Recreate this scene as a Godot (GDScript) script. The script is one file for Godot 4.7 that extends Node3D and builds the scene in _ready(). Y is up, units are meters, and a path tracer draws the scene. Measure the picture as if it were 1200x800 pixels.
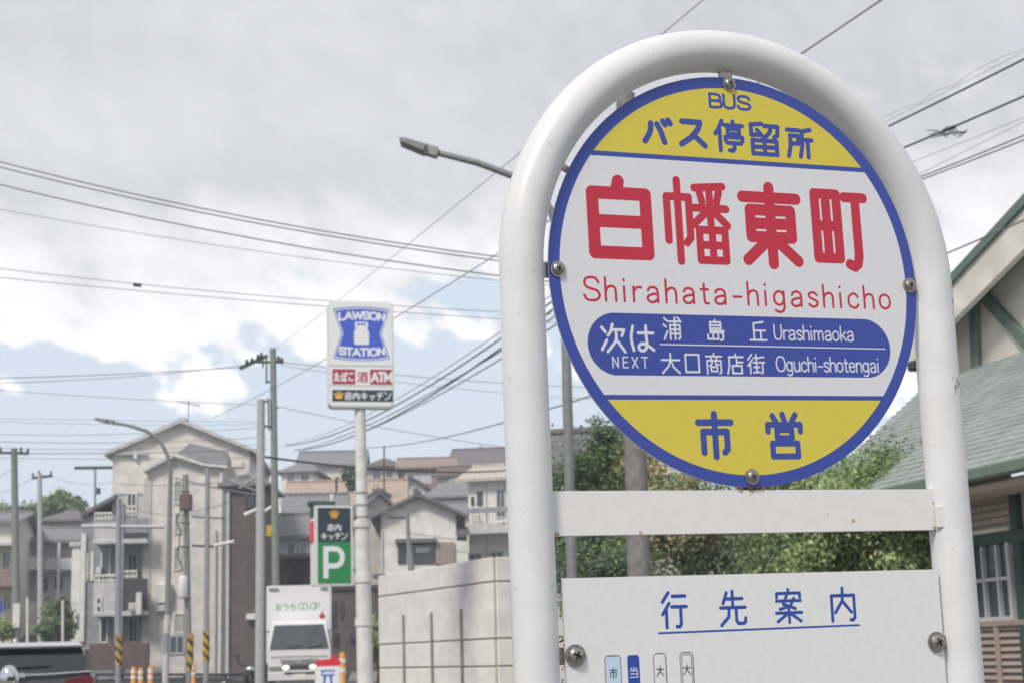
extends Node3D
# A bus stop sign on a Japanese street: the sign stands about 1.9 m in front of the camera, a road climbs away behind it to houses on a hill.
const F := 1950.0                       # focal length in pixels of a 1200 x 800 picture
var EYE := Vector3(0, 1.5, 0)
var look: Basis
var M := {}
var rng := RandomNumberGenerator.new()
var taken := {}

# ---------------------------------------------------------------- helpers
func at(x: float, y: float, d: float) -> Vector3:      # the point d metres ahead that lies in this direction
	var r := look * Vector3((x - 600.0) / F, -(y - 400.0) / F, -1)
	return EYE + r * (d / -r.z)

func onto(t: Transform3D, x: float, y: float, z := 0.0) -> Vector3:   # where a sight line meets the plane z of a thing, in the thing's own axes
	var r := look * Vector3((x - 600.0) / F, -(y - 400.0) / F, -1)
	var n := t.basis.z
	var o := t * Vector3(0, 0, z)
	return t.affine_inverse() * (EYE + r * ((o - EYE).dot(n) / r.dot(n)))

func ground(x: float, z: float) -> float:
	var d := -z
	var pts := [Vector2(-60, 0), Vector2(6, 0), Vector2(47, .65), Vector2(68, 1.15), Vector2(76, 2.0), Vector2(90, 4.6), Vector2(112, 8.2), Vector2(145, 12.5), Vector2(190, 14.5), Vector2(400, 15)]
	var h := 0.0
	for i in pts.size() - 1:
		if d >= pts[i].x and d < pts[i + 1].x:
			h = lerpf(pts[i].y, pts[i + 1].y, (d - pts[i].x) / (pts[i + 1].x - pts[i].x))
	if d >= 400: h = 15
	var right := clampf((x - 4.0) / 25.0, 0, 1)
	return h * (1.0 - .75 * right)

func numbered(called: String) -> String:
	if not taken.has(called):
		taken[called] = 0
		return called
	taken[called] += 1
	return "%s_%03d" % [called, taken[called]]

func meta(o, label: String, category: String, group := "", kind := ""):
	if label: o.set_meta("label", label)
	if category: o.set_meta("category", category)
	if group: o.set_meta("group", group)
	if kind: o.set_meta("kind", kind)

func thing(called: String, label: String, category: String, t: Transform3D, group := "") -> Node3D:
	var o := Node3D.new()
	o.name = numbered(called)
	add_child(o)
	o.transform = t
	meta(o, label, category, group)
	return o

func put(called: String, mesh: Mesh, m: Material, parent: Node, p := Vector3.ZERO, b := Basis()) -> MeshInstance3D:
	var o := MeshInstance3D.new()
	o.name = called if parent != self else numbered(called)
	o.mesh = mesh
	o.material_override = m
	parent.add_child(o, true)
	o.transform = Transform3D(b, p)
	return o

var boxes := {}
func bx(called: String, parent: Node, c: Vector3, s: Vector3, m: Material, b := Basis()) -> MeshInstance3D:
	var key := "%.3f %.3f %.3f" % [s.x, s.y, s.z]
	if not boxes.has(key):
		var st := begin()
		chamfer(st, s, minf(.02, minf(s.x, minf(s.y, s.z)) * .18))
		boxes[key] = done(st)
	return put(called, boxes[key], m, parent, c, b)

func begin() -> SurfaceTool:
	var st := SurfaceTool.new()
	st.begin(Mesh.PRIMITIVE_TRIANGLES)
	st.set_smooth_group(-1)
	return st

func done(st: SurfaceTool) -> ArrayMesh:
	st.generate_normals()
	return st.commit()

func tri(st: SurfaceTool, a: Vector3, b: Vector3, c: Vector3):      # counter-clockwise seen from outside
	st.add_vertex(a); st.add_vertex(c); st.add_vertex(b)

func quad(st: SurfaceTool, a: Vector3, b: Vector3, c: Vector3, d: Vector3):
	tri(st, a, b, c); tri(st, a, c, d)

func chamfer(st: SurfaceTool, s: Vector3, k: float):                 # a box with small bevels on all edges
	var h := s / 2.0
	for ax in 3:
		for sg in [-1.0, 1.0]:
			var u := (ax + 1) % 3
			var v := (ax + 2) % 3
			var P := []
			for q in [[-1, -1], [1, -1], [1, 1], [-1, 1]]:
				var p := Vector3.ZERO
				p[ax] = sg * h[ax]; p[u] = q[0] * (h[u] - k); p[v] = q[1] * (h[v] - k)
				P.append(p)
			if sg > 0: quad(st, P[0], P[1], P[2], P[3])
			else: quad(st, P[3], P[2], P[1], P[0])
			# bevel towards +u and -u faces, made once for each pair (ax, u)
			for su in [-1.0, 1.0]:
				var a := Vector3.ZERO
				a[ax] = sg * h[ax]; a[u] = su * (h[u] - k)
				var b := Vector3.ZERO
				b[ax] = sg * (h[ax] - k); b[u] = su * h[u]
				var a2 := a; var b2 := b
				a[v] = -(h[v] - k); b[v] = -(h[v] - k); a2[v] = h[v] - k; b2[v] = h[v] - k
				if sg * su > 0: quad(st, a, b, b2, a2)
				else: quad(st, a2, b2, b, a)
	for sx in [-1.0, 1.0]:
		for sy in [-1.0, 1.0]:
			for sz in [-1.0, 1.0]:
				var a := Vector3(sx * h.x, sy * (h.y - k), sz * (h.z - k))
				var b := Vector3(sx * (h.x - k), sy * h.y, sz * (h.z - k))
				var c := Vector3(sx * (h.x - k), sy * (h.y - k), sz * h.z)
				if sx * sy * sz > 0: tri(st, a, b, c)
				else: tri(st, a, c, b)

func rawbox(st: SurfaceTool, c: Vector3, s: Vector3, b := Basis()):
	var v := []
	for z in [-.5, .5]:
		for y in [-.5, .5]:
			for x in [-.5, .5]: v.append(c + b * (Vector3(x, y, z) * s))
	quad(st, v[4], v[5], v[7], v[6]); quad(st, v[1], v[0], v[2], v[3])
	quad(st, v[5], v[1], v[3], v[7]); quad(st, v[0], v[4], v[6], v[2])
	quad(st, v[6], v[7], v[3], v[2]); quad(st, v[0], v[1], v[5], v[4])

func tube(st: SurfaceTool, pts: Array, r0: float, r1 := -1.0, seg := 8, caps := true, uv := false):   # a round bar through points, tapering from r0 to r1
	if r1 < 0: r1 = r0
	st.set_smooth_group(1)
	var rings := []
	var n := pts.size()
	var up := Vector3(0, 0, 1)
	var len := [0.0]
	for i in range(1, n): len.append(len[i - 1] + pts[i].distance_to(pts[i - 1]))
	for i in n:
		var t: Vector3 = (pts[mini(i + 1, n - 1)] - pts[maxi(i - 1, 0)]).normalized()
		if absf(t.dot(up)) > .95: up = Vector3(1, 0, 0) if absf(t.x) < .9 else Vector3(0, 1, 0)
		var a := t.cross(up).normalized()
		var b := a.cross(t).normalized()
		up = b
		var r := lerpf(r0, r1, len[i] / maxf(len[n - 1], 1e-6))
		var ring := []
		for k in seg + 1:
			var w := TAU * k / seg
			ring.append(pts[i] + (a * cos(w) + b * sin(w)) * r)
		rings.append(ring)
	for i in n - 1:
		for k in seg:
			var q := [rings[i][k], rings[i + 1][k], rings[i + 1][k + 1], rings[i][k + 1]]
			var w := [Vector2(len[i] / len[n - 1], float(k) / seg), Vector2(len[i + 1] / len[n - 1], float(k) / seg), Vector2(len[i + 1] / len[n - 1], (k + 1.0) / seg), Vector2(len[i] / len[n - 1], (k + 1.0) / seg)]
			for j in [0, 1, 2, 0, 2, 3]:
				if uv: st.set_uv(w[j])
				st.add_vertex(q[j])
	st.set_smooth_group(-1)
	if caps:
		for k in seg:
			tri(st, pts[0], rings[0][k], rings[0][k + 1])
			tri(st, pts[n - 1], rings[n - 1][k + 1], rings[n - 1][k])

func bar(called: String, parent: Node, pts: Array, r0: float, m: Material, r1 := -1.0, seg := 8) -> MeshInstance3D:
	var st := begin()
	tube(st, pts, r0, r1, seg)
	return put(called, done(st), m, parent)

func prism(st: SurfaceTool, poly: Array, z0: float, z1: float):       # an outline in x, y (counter-clockwise) given thickness from z0 to z1
	var pp := PackedVector2Array(poly)
	var ix := Geometry2D.triangulate_polygon(pp)
	for i in range(0, ix.size(), 3):
		var a: Vector2 = pp[ix[i]]; var b: Vector2 = pp[ix[i + 1]]; var c: Vector2 = pp[ix[i + 2]]
		if (b - a).cross(c - a) < 0:
			var t := b; b = c; c = t
		tri(st, Vector3(a.x, a.y, z1), Vector3(b.x, b.y, z1), Vector3(c.x, c.y, z1))
		tri(st, Vector3(a.x, a.y, z0), Vector3(c.x, c.y, z0), Vector3(b.x, b.y, z0))
	for i in pp.size():
		var a := pp[i]; var b := pp[(i + 1) % pp.size()]
		quad(st, Vector3(a.x, a.y, z0), Vector3(b.x, b.y, z0), Vector3(b.x, b.y, z1), Vector3(a.x, a.y, z1))

func plate(called: String, parent: Node, poly: Array, z0: float, z1: float, m: Material) -> MeshInstance3D:
	var st := begin()
	prism(st, poly, z0, z1)
	return put(called, done(st), m, parent)

func roundrect(x0: float, y0: float, x1: float, y1: float, r: float, n := 5) -> Array:
	var out := []
	for c in [[x1 - r, y0 + r, -PI / 2], [x1 - r, y1 - r, 0.0], [x0 + r, y1 - r, PI / 2], [x0 + r, y0 + r, PI]]:
		for i in n + 1:
			var a: float = c[2] + PI / 2 * i / n
			out.append(Vector2(c[0] + r * cos(a), c[1] + r * sin(a)))
	return out

func face(called: String, parent: Node, poly: Array, z: float, th: float, box: Rect2, m: Material) -> MeshInstance3D:   # a printed plate: front face with texture coordinates over box, plain rim and back
	var st := begin()
	var pp := PackedVector2Array(poly)
	var ix := Geometry2D.triangulate_polygon(pp)
	var uv := func(p: Vector2) -> Vector2: return Vector2((p.x - box.position.x) / box.size.x, 1.0 - (p.y - box.position.y) / box.size.y)
	for i in range(0, ix.size(), 3):
		var a: Vector2 = pp[ix[i]]; var b: Vector2 = pp[ix[i + 1]]; var c: Vector2 = pp[ix[i + 2]]
		if (b - a).cross(c - a) < 0:
			var t := b; b = c; c = t
		for p in [a, c, b]:
			st.set_uv(uv.call(p)); st.add_vertex(Vector3(p.x, p.y, z))
		for p in [a, b, c]:
			st.set_uv(Vector2(.5, .999)); st.add_vertex(Vector3(p.x, p.y, z - th))
	for i in pp.size():
		var a := pp[i]; var b := pp[(i + 1) % pp.size()]
		var v := [Vector3(a.x, a.y, z - th), Vector3(b.x, b.y, z - th), Vector3(b.x, b.y, z), Vector3(a.x, a.y, z)]
		for j in [0, 2, 1, 0, 3, 2]:
			st.set_uv(Vector2(.5, .999)); st.add_vertex(v[j])
	return put(called, done(st), m, parent)

func lathe(st: SurfaceTool, prof: Array, seg := 16):      # (radius, height) pairs from bottom to top, turned round y
	st.set_smooth_group(1)
	for i in prof.size() - 1:
		for k in seg:
			var a := TAU * k / seg; var b := TAU * (k + 1) / seg
			var p := [Vector3(prof[i].x * cos(a), prof[i].y, -prof[i].x * sin(a)), Vector3(prof[i].x * cos(b), prof[i].y, -prof[i].x * sin(b)), Vector3(prof[i + 1].x * cos(b), prof[i + 1].y, -prof[i + 1].x * sin(b)), Vector3(prof[i + 1].x * cos(a), prof[i + 1].y, -prof[i + 1].x * sin(a))]
			if prof[i].x > 1e-5: tri(st, p[0], p[1], p[2])
			if prof[i + 1].x > 1e-5: tri(st, p[0], p[2], p[3])
	st.set_smooth_group(-1)

# ---------------------------------------------------------------- materials
func noise_image(seed_: int, size: int, freq: float, lo: float, hi: float, oct := 4) -> ImageTexture:
	var n := FastNoiseLite.new()
	n.seed = seed_; n.frequency = freq; n.fractal_octaves = oct
	var img := n.get_seamless_image(size, size)
	img.convert(Image.FORMAT_RGB8)
	for y in size:
		for x in size:
			var v := lerpf(lo, hi, img.get_pixel(x, y).r)
			img.set_pixel(x, y, Color(v, v, v))
	return ImageTexture.create_from_image(img)

func worn_texture() -> ImageTexture:           # painted steel: hair scratches, specks and faint stains
	sheet(0, 256, 256, 256, 2.0, Color(.985, .985, .985))
	var r := RandomNumberGenerator.new()
	r.seed = 77
	for i in 70:
		var p := Vector2(r.randf() * 250 + 3, r.randf() * 250 + 3)
		var g := r.randf_range(.72, .93)
		ink(p, p + Vector2(r.randfn(), r.randfn()) * r.randf_range(.3, 2.2), r.randf_range(.35, .9), Color(g, g * .985, g * .96))
	for i in 16:
		var p := Vector2(r.randf() * 230 + 10, r.randf() * 230 + 10)
		ink(p, p + Vector2(r.randfn() * 3, r.randfn() * 9), .3, Color(.86, .86, .86))
	var n := FastNoiseLite.new()
	n.seed = 31; n.frequency = .012; n.fractal_octaves = 5
	var st := n.get_seamless_image(512, 512)
	for y in 512:
		for x in 512:
			var v := 1.0 - .05 * st.get_pixel(x, y).r
			var c := canvas.get_pixel(x, y)
			canvas.set_pixel(x, y, Color(c.r * v, c.g * v, c.b * v))
	return ImageTexture.create_from_image(canvas)

var tex := {}
func mat(c: Color, rough := .8, t := "soft", scale := .5, metal := 0.0) -> StandardMaterial3D:
	var m := StandardMaterial3D.new()
	m.albedo_color = c; m.roughness = rough; m.metallic = metal
	if t:
		m.albedo_texture = tex[t]
		m.uv1_triplanar = true; m.uv1_world_triplanar = true
		m.uv1_scale = Vector3.ONE * scale
	return m

func rgb(r: float, g: float, b: float) -> Color: return Color(r / 255.0, g / 255.0, b / 255.0)

func make_materials():
	tex.soft = noise_image(3, 256, .012, .86, 1.0)
	tex.blotch = noise_image(8, 256, .02, .72, 1.0, 5)
	tex.grain = noise_image(5, 256, .16, .7, 1.0, 3)
	tex.stain = noise_image(17, 256, .02, .88, 1.0, 6)
	tex.faint = noise_image(11, 256, .03, .95, 1.0, 5)
	tex.worn = worn_texture()
	M.tube = mat(rgb(222, 224, 227), .30, "worn", 2.6)
	M.sheet = mat(rgb(230, 231, 232), .38, "faint", 2.0)
	M.steel = mat(rgb(185, 182, 175), .32, "blotch", 40.0, .9)
	M.asphalt = mat(rgb(72, 72, 74), .95, "grain", 2.0)
	M.pave = mat(rgb(150, 147, 142), .95, "grain", 1.5)
	M.soil = mat(rgb(96, 100, 72), 1.0, "blotch", .2)
	M.concrete = mat(rgb(150, 150, 146), .9, "blotch", .6)
	M.pole = mat(rgb(182, 184, 186), .85, "soft", 1.2)
	M.pole_mid = mat(rgb(142, 140, 138), .85, "blotch", 1.0)
	M.pole_dark = mat(rgb(136, 142, 138), .8, "soft", 1.2)
	M.galva = mat(rgb(150, 153, 152), .5, "soft", 2.0, .35)
	M.lamp_grey = mat(rgb(138, 142, 142), .5, "soft", 2.0, .3)
	M.dark = mat(rgb(52, 54, 54), .6, "")
	M.wire = mat(rgb(100, 102, 106), .7, "")
	M.wire_pale = mat(rgb(140, 142, 148), .7, "")
	M.wire_green = mat(rgb(40, 76, 60), .6, "")
	M.white = mat(rgb(225, 225, 222), .6, "soft", .7)
	M.cream = mat(rgb(206, 202, 196), .9, "soft", .4)
	M.pale_wall = mat(rgb(224, 220, 215), .9, "soft", .4)
	M.white_wall = mat(rgb(234, 232, 229), .9, "soft", .4)
	M.beige_wall = mat(rgb(232, 229, 225), .9, "stain", .3)
	M.blue_grey = mat(rgb(152, 155, 163), .85, "soft", .6)
	M.light_grey = mat(rgb(200, 200, 203), .8, "soft", .6)
	M.brown_wall = mat(rgb(104, 96, 96), .9, "soft", .5)
	M.plum = mat(rgb(112, 94, 94), .85, "soft", .6)
	M.charcoal = mat(rgb(74, 72, 76), .85, "soft", .6)
	M.roof_grey = mat(rgb(124, 121, 124), .85, "blotch", .8)
	M.roof_slate = mat(rgb(142, 143, 147), .85, "blotch", .8)
	M.roof_brown = mat(rgb(120, 104, 98), .85, "blotch", .8)
	M.roof_pink = mat(rgb(165, 145, 140), .85, "blotch", .8)
	M.roof_pale = mat(rgb(206, 198, 188), .85, "blotch", .8)
	M.roof_tan = mat(rgb(190, 172, 156), .85, "blotch", .8)
	M.wood = mat(rgb(204, 186, 170), .8, "grain", .9)
	M.shutter = mat(rgb(162, 148, 140), .7, "soft", 2.0)
	M.glass = mat(rgb(64, 72, 78), .08, "")
	M.glass.metallic_specular = .8
	M.curtain = mat(rgb(176, 180, 178), .3, "soft", 1.0)
	M.trim_green = mat(rgb(104, 124, 114), .7, "soft", 2.0)
	M.trim_deep = mat(rgb(56, 84, 76), .7, "soft", 2.0)
	M.gable = mat(rgb(226, 221, 212), .9, "soft", .8)
	M.roof_green = mat(rgb(172, 182, 180), .5, "blotch", .7)
	M.hazard_yellow = mat(rgb(214, 176, 40), .6, "blotch", 2.0)
	M.hazard_black = mat(rgb(44, 42, 40), .7, "")
	M.orange = mat(rgb(224, 150, 62), .55, "soft", 3.0)
	M.reflect = mat(rgb(228, 226, 220), .4, "")
	M.red = mat(rgb(214, 40, 58), .5, "")
	M.bark = mat(rgb(92, 80, 68), .95, "grain", 1.5)
	M.car_white = mat(rgb(226, 226, 224), .22, "")
	M.car_white.clearcoat_enabled = true
	M.car_white.clearcoat = .8
	M.car_dark = mat(rgb(44, 46, 52), .2, "")
	M.car_dark.clearcoat_enabled = true
	M.car_dark.clearcoat = .9
	M.car_silver = mat(rgb(176, 178, 182), .25, "")
	M.car_glass = mat(rgb(26, 30, 36), .05, "")
	M.car_glass.metallic_specular = .9
	M.chrome = mat(rgb(210, 212, 214), .18, "", 1, .95)
	M.tail = mat(rgb(112, 14, 28), .15, "")
	M.tyre = mat(rgb(30, 30, 30), .9, "")
	M.truck_white = mat(rgb(226, 226, 228), .35, "faint", .7)
	M.sign_white = mat(rgb(222, 224, 224), .4, "faint", 1.0)
	M.lamp_lit = mat(rgb(255, 255, 250), .3, "")
	M.lamp_lit.emission_enabled = true
	M.lamp_lit.emission = Color(1, 1, .97)
	M.lamp_lit.emission_energy_multiplier = .3
	M.joint = mat(rgb(176, 164, 140), .95, "soft", 1.0)
	M.rust = mat(rgb(140, 92, 48), .95, "blotch", 60.0)
	M.scuff = mat(rgb(96, 96, 98), .9, "")

# ---------------------------------------------------------------- printing: strokes on an image
const GLYPHS := {
	"白": "50,2 46,18;12,18 88,18 88,96 12,96 12,18;12,55 88,55",
	"幡": "23,2 23,98;6,22 6,74;6,22 40,22 40,70 34,76;50,10 94,7;58,16 61,26;88,14 84,26;48,34 98,34;73,10 73,54;70,36 46,54;76,36 99,54;54,60 94,60 94,96 54,96 54,60;74,60 74,96;54,78 94,78",
	"東": "5,15 95,15;50,2 50,98;16,31 84,31 84,65 16,65 16,31;16,48 84,48;44,68 8,94;56,68 92,94",
	"町": "4,6 46,6 46,88 4,88 4,6;25,6 25,88;4,47 46,47;62,9 99,9;83,9 83,84 80,94 73,98 64,95",
	"バ": "~28,20 24,56 4,97;~50,22 62,52 74,98;72,8 79,22;91,2 98,16",
	"ス": "12,12 78,12 70,36 44,68 6,94;52,58 92,96",
	"停": "28,2 16,28 4,44;19,28 19,98;66,2 66,15;36,15 98,15;47,26 86,26 86,42 47,42 47,26;38,66 38,53 96,53 96,64;44,72 90,72;67,72 67,90 60,97 50,96",
	"留": "44,4 12,8 12,40 40,38;30,24 46,44;52,10 92,10 90,38 80,43;72,10 68,28 54,44;14,56 86,56 86,97 14,97 14,56;50,56 50,97;14,76 86,76",
	"所": "2,9 48,9;12,28 44,28 44,54 12,54;12,28 12,62 2,97;94,5 60,12 60,58 50,97;60,40 99,40;82,40 82,98",
	"次": "6,14 20,30;4,90 24,58;50,3 42,28 30,42;44,22 95,22 86,42;~63,32 60,60 26,97;64,56 96,97",
	"は": "~16,6 8,50 16,94;36,30 96,30;~68,4 68,40 69,74 60,92 44,94 36,82 46,70 66,72 96,92",
	"浦": "8,6 22,18;2,34 16,44;4,97 22,64;30,20 98,20;80,3 92,13;38,36 38,97;38,36 91,36 91,90 82,96;38,55 91,55;38,73 91,73;64,3 64,97",
	"島": "50,2 44,12;22,12 80,12 80,42 22,42;22,27 80,27;22,12 22,62;22,53 96,53;22,62 92,62 90,92 76,97;8,72 8,92 64,92 64,72;36,66 36,92",
	"丘": "82,6 26,14;26,14 26,92;26,47 92,47;66,47 66,92;2,92 98,92",
	"大": "4,34 96,34;50,3 49,36 38,64 6,97;52,38 64,68 95,97",
	"口": "10,10 90,10 90,92 10,92 10,10",
	"商": "50,2 50,14;4,16 96,16;32,20 37,32;68,20 63,32;10,36 10,98;10,36 90,36 90,92 80,97;40,38 38,50 24,62;60,38 61,54 78,56;32,66 68,66 68,86 32,86 32,66",
	"店": "52,2 52,14;12,15 97,15;14,15 13,60 2,97;58,26 58,58;58,41 93,41;32,58 87,58 87,95 32,95 32,58",
	"街": "26,3 4,28;28,30 2,60;16,46 16,98;36,20 68,20;52,4 52,43;34,43 70,43;36,66 68,66;52,50 52,93;34,93 70,90;75,16 97,16;73,42 99,42;87,42 87,92 79,97",
	"市": "50,2 50,98;3,21 97,21;16,42 16,88;16,42 84,42 84,80 76,88",
	"営": "20,5 28,18;47,2 52,16;82,3 72,18;6,40 6,25 94,25 94,40;30,37 70,37 70,55 30,55 30,37;48,55 46,67;16,67 84,67 84,96 16,96 16,67",
	"行": "28,3 4,28;30,32 3,62;18,48 18,98;44,13 94,13;40,42 98,42;75,42 75,90 68,97 58,96",
	"先": "28,6 14,36;22,23 86,23;50,2 50,48;4,48 96,48;36,48 33,74 5,97;62,48 62,84 68,93 90,93 95,88 96,78",
	"案": "50,2 50,12;8,25 8,13 92,13 92,25;44,20 30,44 74,58;70,28 56,50 18,59;6,35 94,35;4,70 96,70;50,60 50,98;46,71 8,95;54,71 92,95",
	"内": "8,25 8,98;8,25 92,25 92,90 84,97 76,96;50,3 48,40 20,74;51,44 80,74",
	"当": "50,2 50,34;18,8 29,26;82,8 71,26;10,36 88,36 88,97;14,65 88,65;8,95 88,95",
	"た": "6,24 60,24;34,4 8,97;52,50 92,50;~50,72 56,90 96,92",
	"ば": "~14,8 6,50 14,94;34,34 84,34;~62,10 62,45 63,76 54,94 40,94 34,82 46,72 62,76 88,95;78,4 84,18;92,0 98,14",
	"こ": "20,16 82,16;~16,62 22,86 50,92 90,88",
	"酒": "8,6 20,18;4,34 16,44;6,97 22,62;30,12 98,12;36,34 93,34 93,97 36,97 36,34;54,12 54,50 44,62;75,12 75,56 90,60;36,76 93,76",
	"キ": "12,36 86,28;6,66 94,56;42,4 58,97",
	"ッ": "18,42 26,60;46,38 52,56;~86,40 76,74 38,97",
	"チ": "~84,6 50,16 16,18;4,44 96,44;~52,16 52,60 26,97",
	"ン": "10,16 34,34;~10,94 60,76 94,24",
	"お": "8,26 66,26;~36,4 36,50 34,84 22,90 12,78 40,54 76,52 90,70 72,94 54,93;76,12 94,30",
	"う": "34,4 62,12;~14,36 60,30 84,50 72,80 40,99",
	"ち": "10,24 84,20;~42,3 24,58 60,46 86,64 72,90 32,97",
}
const LATIN := {       # advance | strokes, capital top 0, baseline 100
	"S": "70|~64,22 54,5 35,0 14,6 7,24 16,42 36,50 58,58 67,77 57,95 36,100 14,95 4,77",
	"B": "70|6,0 6,100 36,100;~36,100 58,94 64,75 58,55 36,50;6,50 36,50;~36,50 54,44 58,25 52,6 36,0;6,0 36,0",
	"U": "72|6,0 6,66;~6,66 12,90 33,100 54,90 60,66;60,66 60,0",
	"N": "74|8,100 8,0 64,100 64,0", "E": "64|58,0 8,0 8,100 58,100;8,49 52,49", "X": "70|6,0 62,100;62,0 6,100", "T": "70|4,0 66,0;35,0 35,100",
	"L": "64|10,0 10,100 58,100", "A": "80|4,100 40,0 76,100;18,68 62,68", "W": "104|4,0 28,100 52,10 76,100 100,0", "M": "90|8,100 8,0 44,70 80,0 80,100",
	"O": "84|~40,0 16,10 4,50 16,90 40,100 64,90 76,50 64,10 40,0", "I": "30|15,0 15,100", "C": "76|~70,22 58,5 40,0 16,10 4,50 16,90 40,100 58,95 70,78", "P": "70|8,100 8,0 38,0;~38,0 60,8 64,28 58,48 38,55;38,55 8,55",
	"h": "58|6,0 6,100;~6,62 14,44 30,36 45,44 48,64;48,64 48,100", "i": "26|9,36 9,100;9,6 9,9", "r": "42|6,36 6,100;~6,64 13,45 26,37 38,38",
	"a": "62|~8,50 15,39 30,35 45,42 49,58;49,58 49,100;~49,64 28,66 10,74 6,88 18,100 36,98 49,84", "t": "42|17,14 17,86;~17,84 21,98 35,99;3,38 34,38", "-": "50|8,66 42,66",
	"g": "62|~49,66 42,44 27,36 11,46 5,66 11,88 27,97 42,88 49,66;49,36 49,108;~49,106 42,124 26,129 9,121", "s": "52|~43,48 34,38 22,36 8,43 10,58 26,67 41,75 44,88 34,99 20,100 6,90",
	"c": "56|~48,50 38,38 26,36 9,48 4,68 9,90 26,100 39,98 48,86", "o": "62|~28,36 10,46 4,68 10,90 28,100 46,90 52,68 46,46 28,36", "m": "88|6,36 6,100;~6,58 13,43 25,36 37,44 40,62;40,62 40,100;~40,58 47,43 59,36 71,44 74,62;74,62 74,100",
	"k": "54|6,0 6,100;44,38 8,76;20,64 47,100", "u": "60|6,36 6,76;~6,76 12,96 26,100 42,92 49,74;49,36 49,100", "n": "58|6,36 6,100;~6,62 14,44 30,36 45,44 48,64;48,64 48,100", "e": "60|6,66 51,66;~51,66 44,44 28,36 12,44 5,66 11,90 28,100 42,96 49,86", " ": "40|",
}
var canvas: Image
var ppu := 1.0            # pixels for one unit (millimetre) of the sheet being printed
var left := 0.0
var top := 0.0
func sheet(x0: float, y1: float, w: float, h: float, scale: float, c: Color):
	ppu = scale; left = x0; top = y1
	canvas = Image.create(int(w * scale), int(h * scale), false, Image.FORMAT_RGB8)
	canvas.fill(c)

func px(p: Vector2) -> Vector2: return Vector2((p.x - left) * ppu, (top - p.y) * ppu)

func ink(a: Vector2, b: Vector2, w: float, c: Color):      # one round-ended segment
	a = px(a); b = px(b)
	var hw := w * ppu / 2.0
	var ab := b - a
	var l2 := maxf(ab.length_squared(), 1e-6)
	var x0 := maxi(0, int(minf(a.x, b.x) - hw - 1)); var x1 := mini(canvas.get_width() - 1, int(maxf(a.x, b.x) + hw + 1))
	var y0 := maxi(0, int(minf(a.y, b.y) - hw - 1)); var y1 := mini(canvas.get_height() - 1, int(maxf(a.y, b.y) + hw + 1))
	for y in range(y0, y1 + 1):
		for x in range(x0, x1 + 1):
			var p := Vector2(x + .5, y + .5) - a
			var d := (p - ab * clampf(p.dot(ab) / l2, 0, 1)).length()
			var k := hw - d + .5
			if k >= 1.0: canvas.set_pixel(x, y, c)
			elif k > 0.0: canvas.set_pixel(x, y, canvas.get_pixel(x, y).lerp(c, k))

func strokes(s: String) -> Array:
	var out := []
	for part in s.split(";", false):
		var smooth := part.begins_with("~")
		var pts := []
		for q in part.trim_prefix("~").split(" ", false):
			var n := q.split(",")
			pts.append(Vector2(float(n[0]), float(n[1])))
		if smooth:
			var closed: bool = pts[0].distance_to(pts[-1]) < .5
			var fine := []
			for i in pts.size() - 1:
				var p0: Vector2 = pts[i - 1] if i > 0 else (pts[-2] if closed else pts[0])
				var p3: Vector2 = pts[i + 2] if i + 2 < pts.size() else (pts[1] if closed else pts[-1])
				for k in 5: fine.append(pts[i].cubic_interpolate(pts[i + 1], p0, p3, k / 5.0))
			fine.append(pts[-1])
			pts = fine
		out.append(pts)
	return out

func glyph(ch: String, x0: float, y1: float, x1: float, y0: float, w: float, c: Color, bend := 0.0):    # fits the character's ink into a box
	var ss := strokes(GLYPHS[ch])
	var lo := Vector2(999, 999); var hi := -lo
	for s in ss:
		for p in s:
			lo = lo.min(p); hi = hi.max(p)
	for s in ss:
		for i in s.size() - 1:
			var q := []
			for p in [s[i], s[i + 1]]:
				q.append(Vector2(lerpf(x0 + w / 2, x1 - w / 2, (p.x - lo.x) / (hi.x - lo.x)), lerpf(y1 - w / 2, y0 + w / 2, (p.y - lo.y) / (hi.y - lo.y))))
			ink(q[0], q[1], w, c)

func words(text: String, x0: float, x1: float, cap: float, base: float, w: float, c: Color, arc := 0.0, track := 0.0):      # a line of Latin letters; arc lifts its middle
	var total := 0.0
	for ch in text: total += float(LATIN[ch].split("|")[0]) + track
	total -= 10.0 + track
	var k := (x1 - x0) / total
	var pen := 0.0
	for ch in text:
		var two: PackedStringArray = LATIN[ch].split("|")
		for s in strokes(two[1]):
			for i in s.size() - 1:
				var q := []
				for p in [s[i], s[i + 1]]:
					var x: float = x0 + (pen + p.x) * k
					var f := (x - x0) / (x1 - x0) * 2.0 - 1.0
					q.append(Vector2(x, lerpf(cap, base, p.y / 100.0) + arc * (1.0 - f * f)))
				ink(q[0], q[1], w, c)
		pen += float(two[0]) + track

func blot(poly: Array, c: Color):     # fills an outline
	var pp := []
	var y0 := 1e9; var y1 := -1e9
	for p in poly:
		var q := px(p)
		pp.append(q); y0 = minf(y0, q.y); y1 = maxf(y1, q.y)
	for y in range(maxi(0, int(y0)), mini(canvas.get_height(), int(y1) + 1)):
		var xs := []
		for i in pp.size():
			var a: Vector2 = pp[i]; var b: Vector2 = pp[(i + 1) % pp.size()]
			if (a.y <= y + .5) != (b.y <= y + .5): xs.append(a.x + (y + .5 - a.y) / (b.y - a.y) * (b.x - a.x))
		xs.sort()
		for i in range(0, xs.size() - 1, 2):
			canvas.fill_rect(Rect2i(int(round(xs[i])), y, int(round(xs[i + 1])) - int(round(xs[i])), 1), c)

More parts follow.
